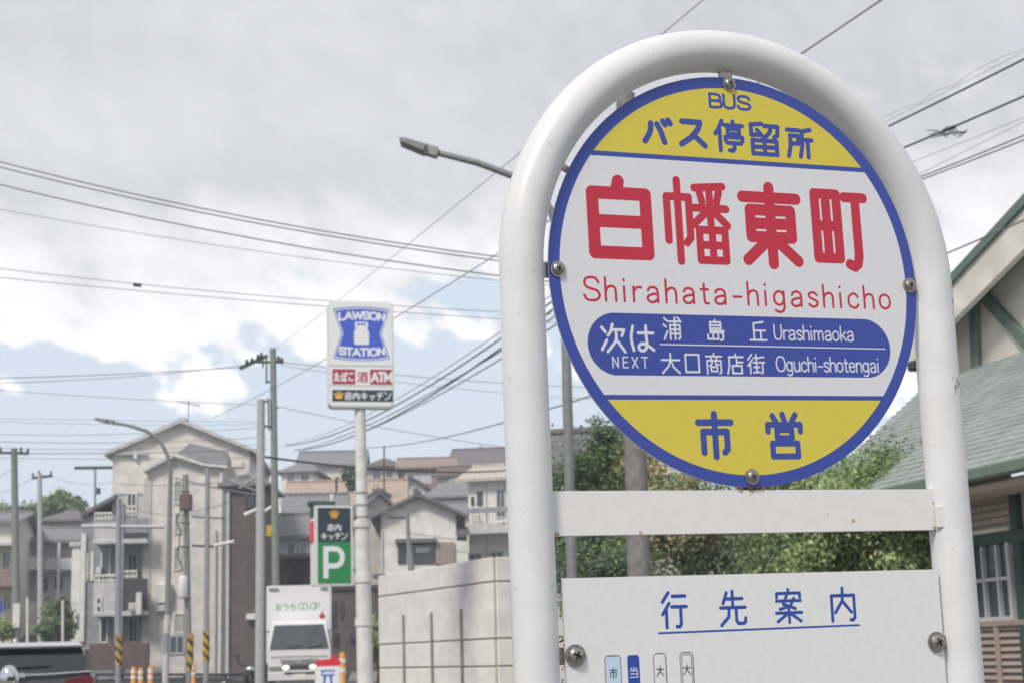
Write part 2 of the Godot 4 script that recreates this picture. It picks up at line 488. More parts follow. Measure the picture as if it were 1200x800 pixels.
func print_on(rough: float, grain := 0.0) -> StandardMaterial3D:
	if grain > 0.0:
		var n := FastNoiseLite.new()
		n.seed = 21; n.frequency = .02; n.fractal_octaves = 5
		for y in canvas.get_height():
			for x in canvas.get_width():
				var c := canvas.get_pixel(x, y)
				var v := 1.0 - grain * (.5 + .5 * n.get_noise_2d(x, y))
				canvas.set_pixel(x, y, Color(c.r * v, c.g * v, c.b * v))
	var m := StandardMaterial3D.new()
	m.albedo_texture = ImageTexture.create_from_image(canvas)
	m.roughness = rough
	return m

# ---------------------------------------------------------------- sky
const EXPO := 2.05
var fbm := FastNoiseLite.new()
var fine := FastNoiseLite.new()
func sky_at(a: float, e: float) -> Color:          # azimuth (0 ahead, right positive) and elevation in degrees
	var er := deg_to_rad(maxf(e, .2)); var ar := deg_to_rad(a)
	var dir := Vector3(sin(ar) * cos(er), sin(er), -cos(ar) * cos(er))
	var p := (dir / (dir.y + .16)).rotated(Vector3.UP, .7) + Vector3(3.7, 0, 5.9)
	var n := fbm.get_noise_3d(p.x * 40.0, p.z * 40.0, e * 2.0)
	var q := dir.rotated(Vector3(.3, .8, .5).normalized(), 1.0) * 57.3
	var m := fine.get_noise_3d(q.x, q.y * 1.6, q.z)
	var f := fine.get_noise_3d(q.x * 2.7 + 90.0, q.y * 4.0, q.z * 2.7)
	var k := smoothstep(9.2, 13.0, e + 1.6 * m + 2.0 * n)
	var cover := -.50 + 1.45 * k + .5 * n + .45 * m + .22 * f
	for b in [[-10.7, 9.0, 1.5, .65, 1.25], [-9.6, 9.3, .8, .5, .6], [-11.9, 11.0, 1.9, .45, .9], [-6.0, 10.6, 1.6, .7, .8], [-3.4, 11.2, 2.0, .7, .7], [-10.4, 7.3, 1.3, .35, .8], [-2.6, 9.7, 1.4, .4, .45], [-16.0, 12.6, 2.5, .9, .8], [5.0, 8.5, 5.0, 2.6, .45], [14.0, 9.0, 5.0, 4.0, .9]]:
		var dx: float = (a - b[0]) / b[2]; var dy: float = (e - b[1]) / b[3]
		cover += b[4] * exp(-(dx * dx + dy * dy)) * (1.0 + .9 * m + .8 * f)
	var blue := Vector3(.75, .845, .95).lerp(Vector3(.46, .60, .84), smoothstep(2.0, 45.0, e))
	var t := smoothstep(-.02, .30, cover)
	var thick := smoothstep(12.0, 17.0, e + 4.0 * n + 3.2 * m + 1.2 * f + 2.5 * fbm.get_noise_3d(p.x * 18.0, p.z * 18.0, 50.0)) * smoothstep(.1, .8, cover)
	var cloud := Vector3(1.05, 1.05, 1.065).lerp(Vector3(.685, .68, .74), thick)
	cloud *= 1.03 + (.12 * m + .18 * f) * (1.0 - .65 * thick) + .22 * n
	var c := blue.lerp(cloud, t) / EXPO
	return Color(c.x, c.y, c.z)

func make_sky() -> Sky:
	fbm.seed = 4; fbm.frequency = .03; fbm.fractal_octaves = 5
	fine.seed = 9; fine.frequency = .22; fine.fractal_octaves = 5; fine.fractal_gain = .55
	var W := 768
	var img := Image.create(W, W / 2, false, Image.FORMAT_RGBF)
	img.fill(Color(.2, .2, .2))
	for y in W / 4 + 2:
		for x in W:
			img.set_pixel(x, y, sky_at(wrapf((x + .5) / W * 360.0, -180.0, 180.0), 90.0 - (y + .5) / (W / 2) * 180.0))
	img.resize(4096, 2048, Image.INTERPOLATE_CUBIC)
	for y in range(690, 1026):
		for i in range(-258, 258):
			var x := posmod(i, 4096)
			var c := sky_at((i + .5) / 4096.0 * 360.0, 90.0 - (y + .5) / 2048.0 * 180.0)
			var edge := minf(minf(i + 258, 257 - i), minf(y - 690, 999)) / 24.0
			img.set_pixel(x, y, img.get_pixel(x, y).lerp(c, clampf(edge, 0, 1)))
	var sm := PanoramaSkyMaterial.new()
	sm.panorama = ImageTexture.create_from_image(img)
	sm.filter = true
	var s := Sky.new()
	s.sky_material = sm
	return s

# ---------------------------------------------------------------- the scene
func _ready():
	# camera, sky, sun, exposure
	look = Basis(Vector3.RIGHT, atan(369.7 / F)) * Basis(Vector3.BACK, -.0262)
	var cam := Camera3D.new()
	cam.name = "camera"
	add_child(cam)
	cam.transform = Transform3D(look, EYE)
	cam.fov = rad_to_deg(2.0 * atan(400.0 / F))
	cam.near = .05
	cam.far = 900.0
	var lens := CameraAttributesPhysical.new()
	lens.frustum_focal_length = 58.5
	lens.frustum_focus_distance = 1.95
	lens.frustum_near = .05
	lens.frustum_far = 900.0
	lens.exposure_aperture = 19.0
	cam.attributes = lens
	cam.current = true
	var env := Environment.new()
	env.background_mode = Environment.BG_SKY
	env.sky = make_sky()
	env.tonemap_mode = Environment.TONE_MAPPER_LINEAR
	env.tonemap_exposure = EXPO
	env.fog_enabled = true
	env.fog_density = .0015
	env.fog_light_color = Color(.84, .87, .92)
	env.sdfgi_enabled = true
	env.ssao_enabled = true
	env.ssil_enabled = true
	var we := WorldEnvironment.new()
	we.name = "world"
	we.environment = env
	add_child(we)
	var sun := DirectionalLight3D.new()
	sun.name = "sun"
	add_child(sun)
	sun.look_at_from_position(Vector3(-.36, .80, .62), Vector3.ZERO)
	sun.light_energy = .5
	sun.light_angular_distance = 12.0
	sun.light_color = Color(1, .97, .92)
	sun.shadow_enabled = true
	rng.seed = 12
	make_materials()
	build_ground()
	build_far_houses()
	build_apartments()
	build_wall()
	build_right_house()
	build_trees()
	build_poles()
	build_wires()
	build_shop_signs()
	build_vehicles()
	build_street_things()
	build_bus_stop()

func strip(called: String, xs: Array, zs: Array, lift: float, m: Material, skew := 0.0):
	var st := begin()
	st.set_smooth_group(1)
	for j in zs.size() - 1:
		for i in xs.size() - 1:
			var q := []
			for c in [[i, j + 1], [i + 1, j + 1], [i + 1, j], [i, j]]:
				var z: float = zs[c[1]]
				var x: float = xs[c[0]] + skew * z
				q.append(Vector3(x, ground(x, z) + lift, z))
			quad(st, q[3], q[2], q[1], q[0]) if zs[j] > zs[j + 1] else quad(st, q[0], q[1], q[2], q[3])
	var o := put(called, done(st), m, self)
	meta(o, "", "", "", "structure")
	return o

func build_ground():
	var xs := []; var zs := []
	for i in 61: xs.append(signf(i - 30) * pow(absf(i - 30) / 30.0, 1.6) * 420.0)
	for v in [60, 30, 10, 0, -3, -6, -12, -20, -30, -40, -47, -54, -60, -64, -68, -72, -76, -80, -85, -90, -96, -104, -112, -120, -130, -145, -165, -190, -240, -320, -400, -500]: zs.append(float(v))
	strip("ground", xs, zs, -.02, M.soil)
	var rz := []
	for v in [40, 20, 10, 6, 0, -6, -12, -20, -30, -40, -47, -54, -60, -66]: rz.append(float(v))
	strip("road", [-9.6, -7.5, -5.2, -3.0, -.9], rz, 0.0, M.asphalt, .085)
	strip("pavement", [-.76, .6, 2.0, 3.4], rz, .12, M.pave, .085)
	var kerb := begin()
	for j in rz.size() - 1:
		var a := Vector3(-.83 + .085 * rz[j], 0, rz[j]); var b := Vector3(-.83 + .085 * rz[j + 1], 0, rz[j + 1])
		a.y = ground(a.x, a.z) + .03; b.y = ground(b.x, b.z) + .03
		var dirv := (b - a).normalized()
		rawbox(kerb, (a + b) / 2, Vector3(.13, .2, a.distance_to(b)), Basis.looking_at(dirv, Vector3.UP))
	var o := put("kerb", done(kerb), M.concrete, self)
	meta(o, "", "", "", "structure")
	var line := begin()
	for j in 14:
		var z0 := 8.0 - j * 5.0
		var q := []
		for c in [[-.06, 0.0], [.06, 0.0], [.06, -3.0], [-.06, -3.0]]:
			var z: float = z0 + c[1]
			var x: float = -5.2 + .085 * z + c[0]
			q.append(Vector3(x, ground(x, z) + .006, z))
		quad(line, q[0], q[1], q[2], q[3])
	var l := put("road_marking", done(line), M.reflect, self)
	meta(l, "", "", "", "structure")

# ---------------------------------------------------------------- the bus stop
func screw(parent: Node, p: Vector3, k: float, turn: float):
	var c := CSGCombiner3D.new()
	c.name = "screw"
	parent.add_child(c, true)
	c.transform = Transform3D(Basis(Vector3.BACK, turn).scaled(Vector3.ONE * k), p)
	var washer := CSGCylinder3D.new()
	washer.radius = .0084; washer.height = .0014; washer.sides = 28
	washer.rotation.x = PI / 2; washer.position.z = .0007
	washer.material = M.steel
	c.add_child(washer)
	var head := CSGPolygon3D.new()
	head.polygon = PackedVector2Array([Vector2(0, .001), Vector2(.0064, .001), Vector2(.0064, .0024), Vector2(.0058, .0036), Vector2(.0044, .0046), Vector2(.0024, .0052), Vector2(0, .0053)])
	head.mode = CSGPolygon3D.MODE_SPIN
	head.spin_sides = 28
	head.rotation.x = PI / 2
	head.material = M.steel
	c.add_child(head)
	for i in 2:
		var cut := CSGBox3D.new()
		cut.operation = CSGShape3D.OPERATION_SUBTRACTION
		cut.size = Vector3(.0066, .0015, .004)
		cut.rotation.z = i * PI / 2
		cut.position.z = .0050
		cut.material = M.dark
		c.add_child(cut)

func disc_print() -> StandardMaterial3D:
	var white := rgb(218, 220, 226); var blue := rgb(54, 74, 162); var yellow := rgb(214, 198, 72); var red := rgb(192, 38, 62)
	sheet(-235, 235, 470, 470, 3.2, white)
	var band := func(y0: float, y1: float, r: float, c: Color):
		for y in range(int((235 - y1) * ppu), int((235 - y0) * ppu)):
			var v := 235.0 - (y + .5) / ppu
			if absf(v) >= r: continue
			var h := sqrt(r * r - v * v)
			canvas.fill_rect(Rect2i(int((235 - h) * ppu), y, int(2 * h * ppu), 1), c)
	band.call(-226.0, 226.0, 226.0, blue)
	band.call(-212.3, 212.3, 212.3, white)
	band.call(126.6, 212.3, 212.3, blue)
	band.call(132.0, 212.3, 212.3, yellow)
	band.call(-212.3, -127.4, 212.3, blue)
	band.call(-212.3, -132.4, 212.3, yellow)
	words("BUS", -24, 26, 205.0, 190.0, 3.2, blue)
	glyph("バ", -108, 174.5, -70, 143, 6.6, blue)
	glyph("ス", -64, 174.5, -29, 142, 6.6, blue)
	glyph("停", -21, 177.5, 18, 139, 5.0, blue)
	glyph("留", 24, 177.5, 63, 138, 5.2, blue)
	glyph("所", 70, 174.5, 106, 137.5, 5.2, blue)
	glyph("白", -178, 107, -102, 15.5, 14.0, red)
	glyph("幡", -88, 109.5, -7, 12, 8.8, red)
	glyph("東", 3, 109, 83, 11, 12.8, red)
	glyph("町", 95, 105, 170, 11.5, 11.6, red)
	words("Shirahata-higashicho", -187.5, 189, -4.5, -29.0, 2.7, red, 0, 16)
	blot(roundrect(-185.5, -107, 184, -41.5, 32.7, 24), blue)
	glyph("次", -171, -52, -141.5, -84, 3.3, white)
	glyph("は", -137, -53, -108, -82.5, 3.3, white)
	words("NEXT", -159, -118.5, -87.8, -98.6, 1.5, white, 0, 34)
	glyph("浦", -98, -44, -75, -69.2, 2.2, white)
	glyph("島", -45.5, -45.6, -24, -69.4, 2.2, white)
	glyph("丘", 5.5, -46.4, 28, -68.4, 2.2, white)
	words("Urashimaoka", 36, 137, -50.4, -66.2, 1.7, white)
	ink(Vector2(-102, -73.8), Vector2(177, -74.6), 1.3, white)
	glyph("大", -102.5, -82.3, -79.5, -105, 2.2, white)
	glyph("口", -74.5, -83, -56.5, -103.7, 2.2, white)
	glyph("商", -50, -81.5, -29, -105.2, 2.0, white)
	glyph("店", -24.5, -82, -3, -105, 2.2, white)
	glyph("街", .5, -82, 23, -104.6, 2.0, white)
	words("Oguchi-shotengai", 36, 167, -84.8, -100.6, 1.7, white)
	glyph("市", -67, -143.6, -21, -196, 7.2, blue)
	glyph("営", 17, -144.4, 63.5, -196, 6.6, blue)
	return print_on(.3, .025)

func panel_print() -> StandardMaterial3D:
	var white := rgb(226, 228, 230); var blue := rgb(44, 78, 166); var ink_dark := rgb(52, 54, 60)
	sheet(-226, -314, 452, 300, 3.0, white)
	glyph("行", -116.5, -330.5, -85.5, -369, 3.6, blue)
	glyph("先", -49.5, -331, -17, -369, 3.6, blue)
	glyph("案", 16.5, -331, 50.5, -368.5, 3.4, blue)
	glyph("内", 84.5, -331, 116, -369, 3.6, blue)
	ink(Vector2(-120, -372.5), Vector2(118.5, -372.5), 2.0, blue)
	var kinds := [["市", -181.5, -164.5, rgb(196, 216, 236), ink_dark, "当"], ["当", -157, -143.8, blue, white, ""], ["大", -127.4, -114, white, ink_dark, ""], ["大", -97.4, -83, white, ink_dark, ""]]
	for k in kinds:
		if k[0] != "当":
			blot(roundrect(k[1] - .5, -470.5, k[2] + .5, -392.5, 4.0, 6), ink_dark)
			blot(roundrect(k[1] + .2, -469.8, k[2] - .2, -393.2, 3.4, 6), k[3])
		else:
			blot(roundrect(k[1], -470, k[2], -393, 3.0, 6), k[3])
		var cx: float = (k[1] + k[2]) / 2
		glyph(k[0], cx - 4.6, -404.5, cx + 4.6, -415.5, 1.0, k[4])
	blot(roundrect(-95.9, -469, -84.5, -394.6, 3.0, 6), ink_dark)
	blot(roundrect(-95.3, -468.4, -85.1, -395.2, 2.6, 6), white)
	glyph("大", -94.8, -404.5, -85.6, -415.5, 1.0, ink_dark)
	return print_on(.36, .04)

func worn_white(w: float, h: float, spots: Array, dirt: float, sd: int) -> StandardMaterial3D:     # white paint with rust spots and specks where they are on the thing (mm)
	sheet(0, h, w, h, 2.0, rgb(228, 229, 230))
	var r := RandomNumberGenerator.new()
	r.seed = sd
	for i in int(dirt):
		var p := Vector2(r.randf() * w, r.randf() * h)
		ink(p, p + Vector2(r.randf_range(-1.5, 1.5), r.randf_range(-2.5, 2.5)), r.randf_range(.25, .6), rgb(186, 182, 174))
	for s in spots:
		for i in s[3]:
			var p: Vector2 = Vector2(s[0], s[1]) + Vector2(r.randfn(), r.randfn()) * s[2] * .5
			var c := rgb(150, 104, 56).lerp(rgb(206, 190, 160), r.randf())
			if s.size() > 4: c = s[4].lerp(rgb(200, 200, 200), r.randf() * .5)
			ink(p, p + Vector2(r.randfn(), r.randfn()) * s[2] * .2, r.randf_range(.5, 1.3), c)
	return print_on(.36, .04)

func build_bus_stop():
	var h := 1.9
	var b := Basis(Vector3.UP, .3844) * Basis(Vector3.RIGHT, .0144) * Basis(Vector3.BACK, .0172)
	var c := Vector3(.2478, 1.8945, -1.7509)
	var s := thing("bus_stop_sign", "white arched tube bus stop with round blue-rimmed sign and lower route panel", "bus stop", Transform3D(b, c - b.y * h))
	var pts := [Vector3(-.2522, 0, -.007)]
	for i in 9: pts.append(Vector3(-.2522, .2 + i * .2, -.007))
	for i in 49:
		var a := PI - PI * i / 48.0
		pts.append(Vector3(.2522 * cos(a), h + .2570 * sin(a), -.007))
	for i in 9: pts.append(Vector3(.2522, h - .1 - i * .2, -.007))
	pts.append(Vector3(.2522, 0, -.007))
	var st := begin()
	tube(st, pts, .0232, -1, 40, true)
	put("tube_frame", done(st), M.tube, s)
	# marks on the right-hand post: small patches of scraped paint that lie on the round surface
	var scr := begin()
	var r := RandomNumberGenerator.new()
	r.seed = 5
	for q in [[-.118, .30, 6, .006], [-.112, .42, 4, .005], [-.02, .75, 2, .002]]:
		for i in q[2]:
			var ang: float = q[1] + r.randfn() * .12
			var y0: float = h + q[0] + r.randfn() * q[3]
			var pa := []
			for j in 4:
				var aa: float = ang + j * .03 * r.randf_range(.4, 1.0)
				pa.append(Vector3(.2522 + .02325 * sin(aa), y0 + j * .0022 * r.randf_range(.2, 1.4), -.007 + .02325 * cos(aa)))
			tube(scr, pa, .0004, .0002, 5)
	put("paint_scratch", done(scr), M.scuff, s)
	# crossbar
	var bar_m := worn_white(460, 46, [[457, 2, 2.5, 22], [3, 1.5, 2.5, 24], [230, 45.5, 4, 14], [216, 45.5, 2, 6], [244, 45.5, 2, 6], [352, 11, 1.6, 26], [320, 18, .6, 4], [96, 1, 2, 14], [457, 30, 2, 8]], 40, 3)
	face("crossbar", s, [Vector2(-.2300, h - .2725), Vector2(.2300, h - .2725), Vector2(.2300, h - .2278), Vector2(-.2300, h - .2278)], -.0005, .015, Rect2(-.2300, h - .2725, .46, .0447), bar_m)
	bx("crossbar_tab", s, Vector3(.2325, h - .2585, .0050), Vector3(.012, .024, .004), M.tube, Basis(Vector3.UP, -.35))
	# round plate
	var poly := []
	for i in 96: poly.append(Vector2(cos(TAU * i / 96.0), sin(TAU * i / 96.0)) * .225)
	var pm := disc_print()
	var plate_node := face("round_plate", s, poly, .001, .0022, Rect2(-.235, -.235, .47, .47), pm)
	plate_node.transform = Transform3D(Basis(Vector3.BACK, .0125), Vector3(0, h, 0))
	plate_node.set_meta("label", "round white sign plate with blue rim, yellow bands and red station name")
	for q in [Vector2(.000, .2178), Vector2(-.2150, 0), Vector2(.2165, .001), Vector2(-.001, -.2140)]:
		screw(s, Vector3(q.x, h + q.y, .0012), 1.0 if q.y < .1 else .95, q.x * 3.0 + .4)
		var out := Vector3(q.x, q.y, 0).normalized()
		bx("clip", s, Vector3(q.x, h + q.y, -.006) + out * .010, Vector3(.016, .030, .005), M.steel, Basis(Vector3.BACK, atan2(out.y, out.x) - PI / 2))
	bx("clip", s, Vector3(-.2010, h + .1120, -.006), Vector3(.007, .03, .004), M.steel, Basis(Vector3.BACK, 1.0))
	# lower panel
	var lp := face("route_panel", s, [Vector2(-.2245, .62), Vector2(.2245, .62), Vector2(.2245, h - .3158), Vector2(-.2245, h - .3148)], .002, .003, Rect2(-.226, h - .614, .452, .300), panel_print())
	lp.set_meta("label", "white route panel with blue heading and small boxed columns")
	for q in [Vector2(-.2140, -.391), Vector2(.2150, -.394), Vector2(-.2140, -1.1), Vector2(.2150, -1.1)]:
		screw(s, Vector3(q.x, h + q.y, .0022), 1.32, q.x * 2.0)
		bx("clip", s, Vector3(q.x * 1.03, h + q.y, -.0045), Vector3(.03, .016, .009), M.steel)
	var rs := begin()
	for i in 26:
		var p := Vector3(-.2262 + r.randfn() * .0016, h - .391 + r.randfn() * .010, -.001)
		tube(rs, [p, p + Vector3(.0006, .003 * r.randf(), .001)], .0010, .0006, 5)
	for i in 60:
		var p := Vector3(r.randfn() * .010, h - .2272 + absf(r.randfn()) * .0012, -.002 + r.randf() * .003)
		tube(rs, [p, p + Vector3(.003 * r.randfn(), .0010, .0008)], .0008, .0005, 5)
	put("rust_crust", done(rs), M.rust, s)
	for sx in [-1.0, 1.0]:
		var ft := begin()
		lathe(ft, [Vector2(0, 0), Vector2(.055, 0), Vector2(.055, .008), Vector2(.03, .012), Vector2(.0235, .05)], 24)
		put("foot_plate", done(ft), M.galva, s, Vector3(sx * .2522, .005, -.007))

# ---------------------------------------------------------------- the house on the right
func build_right_house():
	var o := at(1160, 754, 12.0)
	var t := Transform3D(Basis(Vector3.UP, deg_to_rad(-75.0)), Vector3(o.x, 0, o.z))
	var s := thing("timbered_house", "cream house with green timbers and green ribbed roof at the right edge", "house", t)
	var ev := onto(t, 1168, 545, .5).y; var tv := onto(t, 1160, 425, -1.2).y
	var tl := onto(t, 1090, 436, -1.2).x; var el := onto(t, 930, 575, .5).x
	var gz := -1.2
	var P := func(x, y, z): return onto(t, x, y, z)
	var b0: Vector3 = P.call(1064, 388, gz + .28); var b1: Vector3 = P.call(1200, 245, gz + .28)
	var slope := (b1.y - b0.y) / (b1.x - b0.x)
	var ax := b1.x + 1.1
	var right := 2 * ax - b0.x + .3
	# walls
	bx("wall", s, Vector3((el + .6 + right) / 2, ev / 2, -2.6), Vector3(right - el - .6, ev, 5.2), M.beige_wall)
	# lean-to roof made of overlapping ribbed sheets
	var n := 26
	for i in n:
		var a := float(i) / n; var b := (i + 1.0) / n
		var st := begin()
		var la := lerpf(el, tl, a); var lb := lerpf(el, tl, b)
		var ya := lerpf(ev, tv, a); var yb := lerpf(ev, tv, b)
		var za := lerpf(.5, -1.2, a); var zb := lerpf(.5, -1.2, b)
		var lift := .022
		quad(st, Vector3(la, ya + lift, za), Vector3(right, ya + lift, za), Vector3(right, yb + .004, zb), Vector3(lb, yb + .004, zb))
		quad(st, Vector3(la, ya, za), Vector3(right, ya, za), Vector3(right, ya + lift, za), Vector3(la, ya + lift, za))
		put("roof_sheet", done(st), M.roof_green, s)
	var un := begin()
	quad(un, Vector3(tl, tv - .06, -1.2), Vector3(right, tv - .06, -1.2), Vector3(right, ev - .06, .5), Vector3(el, ev - .06, .5))
	put("soffit", done(un), M.gable, s)
	bx("gutter", s, Vector3((el + right) / 2, ev - .035, .53), Vector3(right - el, .085, .07), M.trim_green)
	bx("fascia", s, Vector3((el + right) / 2, ev - .12, .30), Vector3(right - el - .2, .05, .35), M.wood)
	# gable above the roof
	var top_y := b0.y + slope * (ax - b0.x)
	var drop := .30
	var w0 := b0.x + .18
	plate("gable_wall", s, [Vector2(w0, tv - .3), Vector2(2 * ax - w0, tv - .3), Vector2(2 * ax - w0, b0.y + slope * (w0 - b0.x) - .12), Vector2(ax, top_y - .12), Vector2(w0, b0.y + slope * (w0 - b0.x) - .12)], gz - 3.5, gz, M.gable)
	for sd in [0, 1]:
		var fx := func(x: float) -> float: return x if sd == 0 else 2 * ax - x
		var pl := [Vector2(fx.call(b0.x), b0.y - drop), Vector2(fx.call(ax), top_y - drop), Vector2(fx.call(ax), top_y), Vector2(fx.call(b0.x), b0.y)]
		if sd == 1: pl.reverse()
		plate("bargeboard", s, pl, gz + .22, gz + .28, M.gable)
		var pr := [Vector2(fx.call(b0.x - .05), b0.y - .03), Vector2(fx.call(ax), top_y + .02), Vector2(fx.call(ax), top_y + .10), Vector2(fx.call(b0.x - .05), b0.y + .05)]
		if sd == 1: pr.reverse()
		plate("roof_edge", s, pr, gz - 3.5, gz + .31, M.trim_green)
	bx("gutter_end", s, Vector3(b0.x + .02, b0.y - .32, gz + .2), Vector3(.1, .09, .2), M.dark)
	var timber := func(x0, y0, x1, y1, w):
		var a: Vector3 = P.call(x0, y0, gz); var c: Vector3 = P.call(x1, y1, gz)
		var d := c - a
		bx("timber", s, (a + c) / 2 + Vector3(0, 0, .02), Vector3(w, Vector2(d.x, d.y).length(), .05), M.trim_green, Basis(Vector3.BACK, atan2(d.y, d.x) - PI / 2))
	timber.call(1145, 352, 1147, 440, .125)
	timber.call(1149, 340, 1240, 436, .115)
	# ground-floor wall with siding, window and louvred shutters
	var r := func(x0, y0, x1, y1) -> Rect2:
		var a := onto(t, x0, y0); var c := onto(t, x1, y1)
		return Rect2(a.x, c.y, c.x - a.x, a.y - c.y)
	var pan: Rect2 = r.call(1128, 563, 1192, 620)
	for i in 8:
		bx("siding_board", s, Vector3(pan.get_center().x, pan.position.y + (i + .5) * pan.size.y / 8, .012 + .004 * (i % 2)), Vector3(pan.size.x, pan.size.y / 8 - .006, .024), M.wood)
	bx("beam", s, Vector3(pan.get_center().x, pan.position.y - .045, .03), Vector3(2.6, .085, .06), M.trim_deep)
	bx("sill_board", s, Vector3(pan.get_center().x, pan.position.y + .010, .045), Vector3(pan.size.x, .03, .05), M.gable)
	for k in [0, 1]:
		bx("post", s, Vector3(pan.end.x + .05 + k * -(pan.size.x + .12), ev / 2 + .6, .028), Vector3(.09, ev - 1.3, .056), M.trim_deep)
	var w: Rect2 = r.call(1139, 632, 1197, 728)
	window(s, w, .0, 3, 2, M.light_grey, M.glass, .04)
	bx("curtain", s, Vector3(w.get_center().x, w.position.y + w.size.y * .2, .004), Vector3(w.size.x * .9, w.size.y * .36, .004), M.curtain)
	var lv: Rect2 = r.call(1130, 729, 1230, 840)
	for k in 3:
		bx("stile", s, Vector3(lv.position.x + k * lv.size.x / 2, lv.get_center().y, .03), Vector3(.05, lv.size.y, .05), M.shutter)
	bx("rail", s, Vector3(lv.get_center().x, lv.end.y - .02, .032), Vector3(lv.size.x, .05, .05), M.shutter)
	for k in 2:
		for i in 13:
			bx("louvre", s, Vector3(lv.position.x + (k + .5) * lv.size.x / 2, lv.position.y + (i + .4) * lv.size.y / 13.3, .022), Vector3(lv.size.x / 2 - .055, .055, .012), M.shutter, Basis(Vector3.RIGHT, -.6))

func window(parent: Node, w: Rect2, z: float, nx: int, ny: int, fm: Material, gm: Material, fw := .05) -> MeshInstance3D:
	var st := begin()
	var c := w.get_center()
	for k in [0, 1]:
		rawbox(st, Vector3(w.position.x + fw / 2 + k * (w.size.x - fw), c.y, z + .02), Vector3(fw, w.size.y, .07))
		rawbox(st, Vector3(c.x, w.position.y + fw / 2 + k * (w.size.y - fw), z + .02), Vector3(w.size.x - 2 * fw, fw, .066))
	for i in range(1, nx): rawbox(st, Vector3(w.position.x + i * w.size.x / nx, c.y, z + .018), Vector3(fw * .6, w.size.y - 2 * fw, .05))
	for i in range(1, ny): rawbox(st, Vector3(c.x, w.position.y + i * w.size.y / ny, z + .016), Vector3(w.size.x - 2 * fw, fw * .6, .046))
	var o := put("window", done(st), fm, parent)
	for i in nx:
		for j in ny:
			if i > 0 and nx * ny > 12: continue
			bx("pane", o, Vector3(w.position.x + (i + .5) * w.size.x / nx, w.position.y + (j + .5) * w.size.y / ny, z + .008), Vector3(w.size.x / nx - fw * .3, w.size.y / ny - fw * .3, .01), gm)
	return o

# ---------------------------------------------------------------- houses
func house(called: String, label: String, xl: float, xr: float, ye: float, yr: float, d: float, yaw: float, kind: String, wm: Material, rm: Material, dep: float, over := .4, group := "") -> Node3D:
	var p := at(xl, ye, d)
	var t := Transform3D(Basis(Vector3.UP, yaw), Vector3(p.x, ground(p.x, p.z), p.z))
	var s := thing(called, label, "building" if called == "apartment_building" else "house", t, group)
	var w := onto(t, xr, ye).x
	var e := onto(t, xl, ye).y
	var r := onto(t, (xl + xr) / 2, yr, -dep / 2 if kind != "gable" else 0.0).y
	var low := -2.5
	var side := Basis(Vector3(0, 0, 1), Vector3(0, 1, 0), Vector3(-1, 0, 0))
	if kind == "gable":
		plate("wall", s, [Vector2(0, low), Vector2(w, low), Vector2(w, e), Vector2(w / 2, r - .02), Vector2(0, e)], -dep, 0, wm)
		var sl := (r - e) / (w / 2)
		for sd in [0, 1]:
			var q := [Vector2(-over, e - over * sl), Vector2(w / 2, r), Vector2(w / 2, r + .16), Vector2(-over, e - over * sl + .14)]
			if sd == 1:
				for i in 4: q[i].x = w - q[i].x
				q.reverse()
			plate("roof", s, q, -dep - .3, over, rm)
		bx("ridge", s, Vector3(w / 2, r + .17, -dep / 2 + .05), Vector3(.3, .14, dep + over), rm)
	elif kind == "side":
		bx("wall", s, Vector3(w / 2, (e + low) / 2, -dep / 2), Vector3(w, e - low, dep), wm)
		var sl := (r - e) / (dep / 2)
		var st := begin()
		prism(st, [Vector2(over, e - over * sl), Vector2(over, e - over * sl + .14), Vector2(-dep / 2, r + .14), Vector2(-dep - over, e - over * sl + .14), Vector2(-dep - over, e - over * sl), Vector2(-dep / 2, r)], -w - over, over)
		put("roof", done(st), rm, s, Vector3.ZERO, side)
		var gb := begin()
		prism(gb, [Vector2(-.01, e), Vector2(-dep / 2, r), Vector2(-dep + .01, e)], -w + .01, -.01)
		put("gable_end", done(gb), wm, s, Vector3.ZERO, side)
		bx("ridge", s, Vector3(w / 2, r + .16, -dep / 2), Vector3(w + 2 * over, .14, .3), rm)
	elif kind == "hip":
		bx("wall", s, Vector3(w / 2, (e + low) / 2, -dep / 2), Vector3(w, e - low, dep), wm)
		var st := begin()
		var a := Vector3(-over, e - .05, over); var b := Vector3(w + over, e - .05, over); var c := Vector3(w + over, e - .05, -dep - over); var dd := Vector3(-over, e - .05, -dep - over)
		var k := minf(dep / 2, w / 2.4)
		var f := Vector3(k, r, -dep / 2); var g := Vector3(w - k, r, -dep / 2)
		quad(st, a, b, g, f); quad(st, c, dd, f, g); tri(st, b, c, g); tri(st, dd, a, f); quad(st, dd, c, b, a)
		put("roof", done(st), rm, s)
		bx("eave", s, Vector3(w / 2, e - .08, -dep / 2), Vector3(w + 2 * over + .04, .14, dep + 2 * over + .04), rm)
	else:
		bx("wall", s, Vector3(w / 2, (e + low) / 2, -dep / 2), Vector3(w, e - low, dep), wm)
		bx("roof", s, Vector3(w / 2, e + .08, -dep / 2), Vector3(w + .2, .18, dep + .2), rm)
	return s

func rect(s: Node3D, x0: float, y0: float, x1: float, y1: float, z := 0.0) -> Rect2:
	var a := onto(s.transform, x0, y0, z); var c := onto(s.transform, x1, y1, z)
	return Rect2(a.x, c.y, c.x - a.x, a.y - c.y)

func wins(s: Node3D, list: Array, fm: Material, gm: Material, z := 0.0, nx := 2):
	for q in list: window(s, rect(s, q[0], q[1], q[2], q[3], z), z, nx, 1, fm, gm, .06)

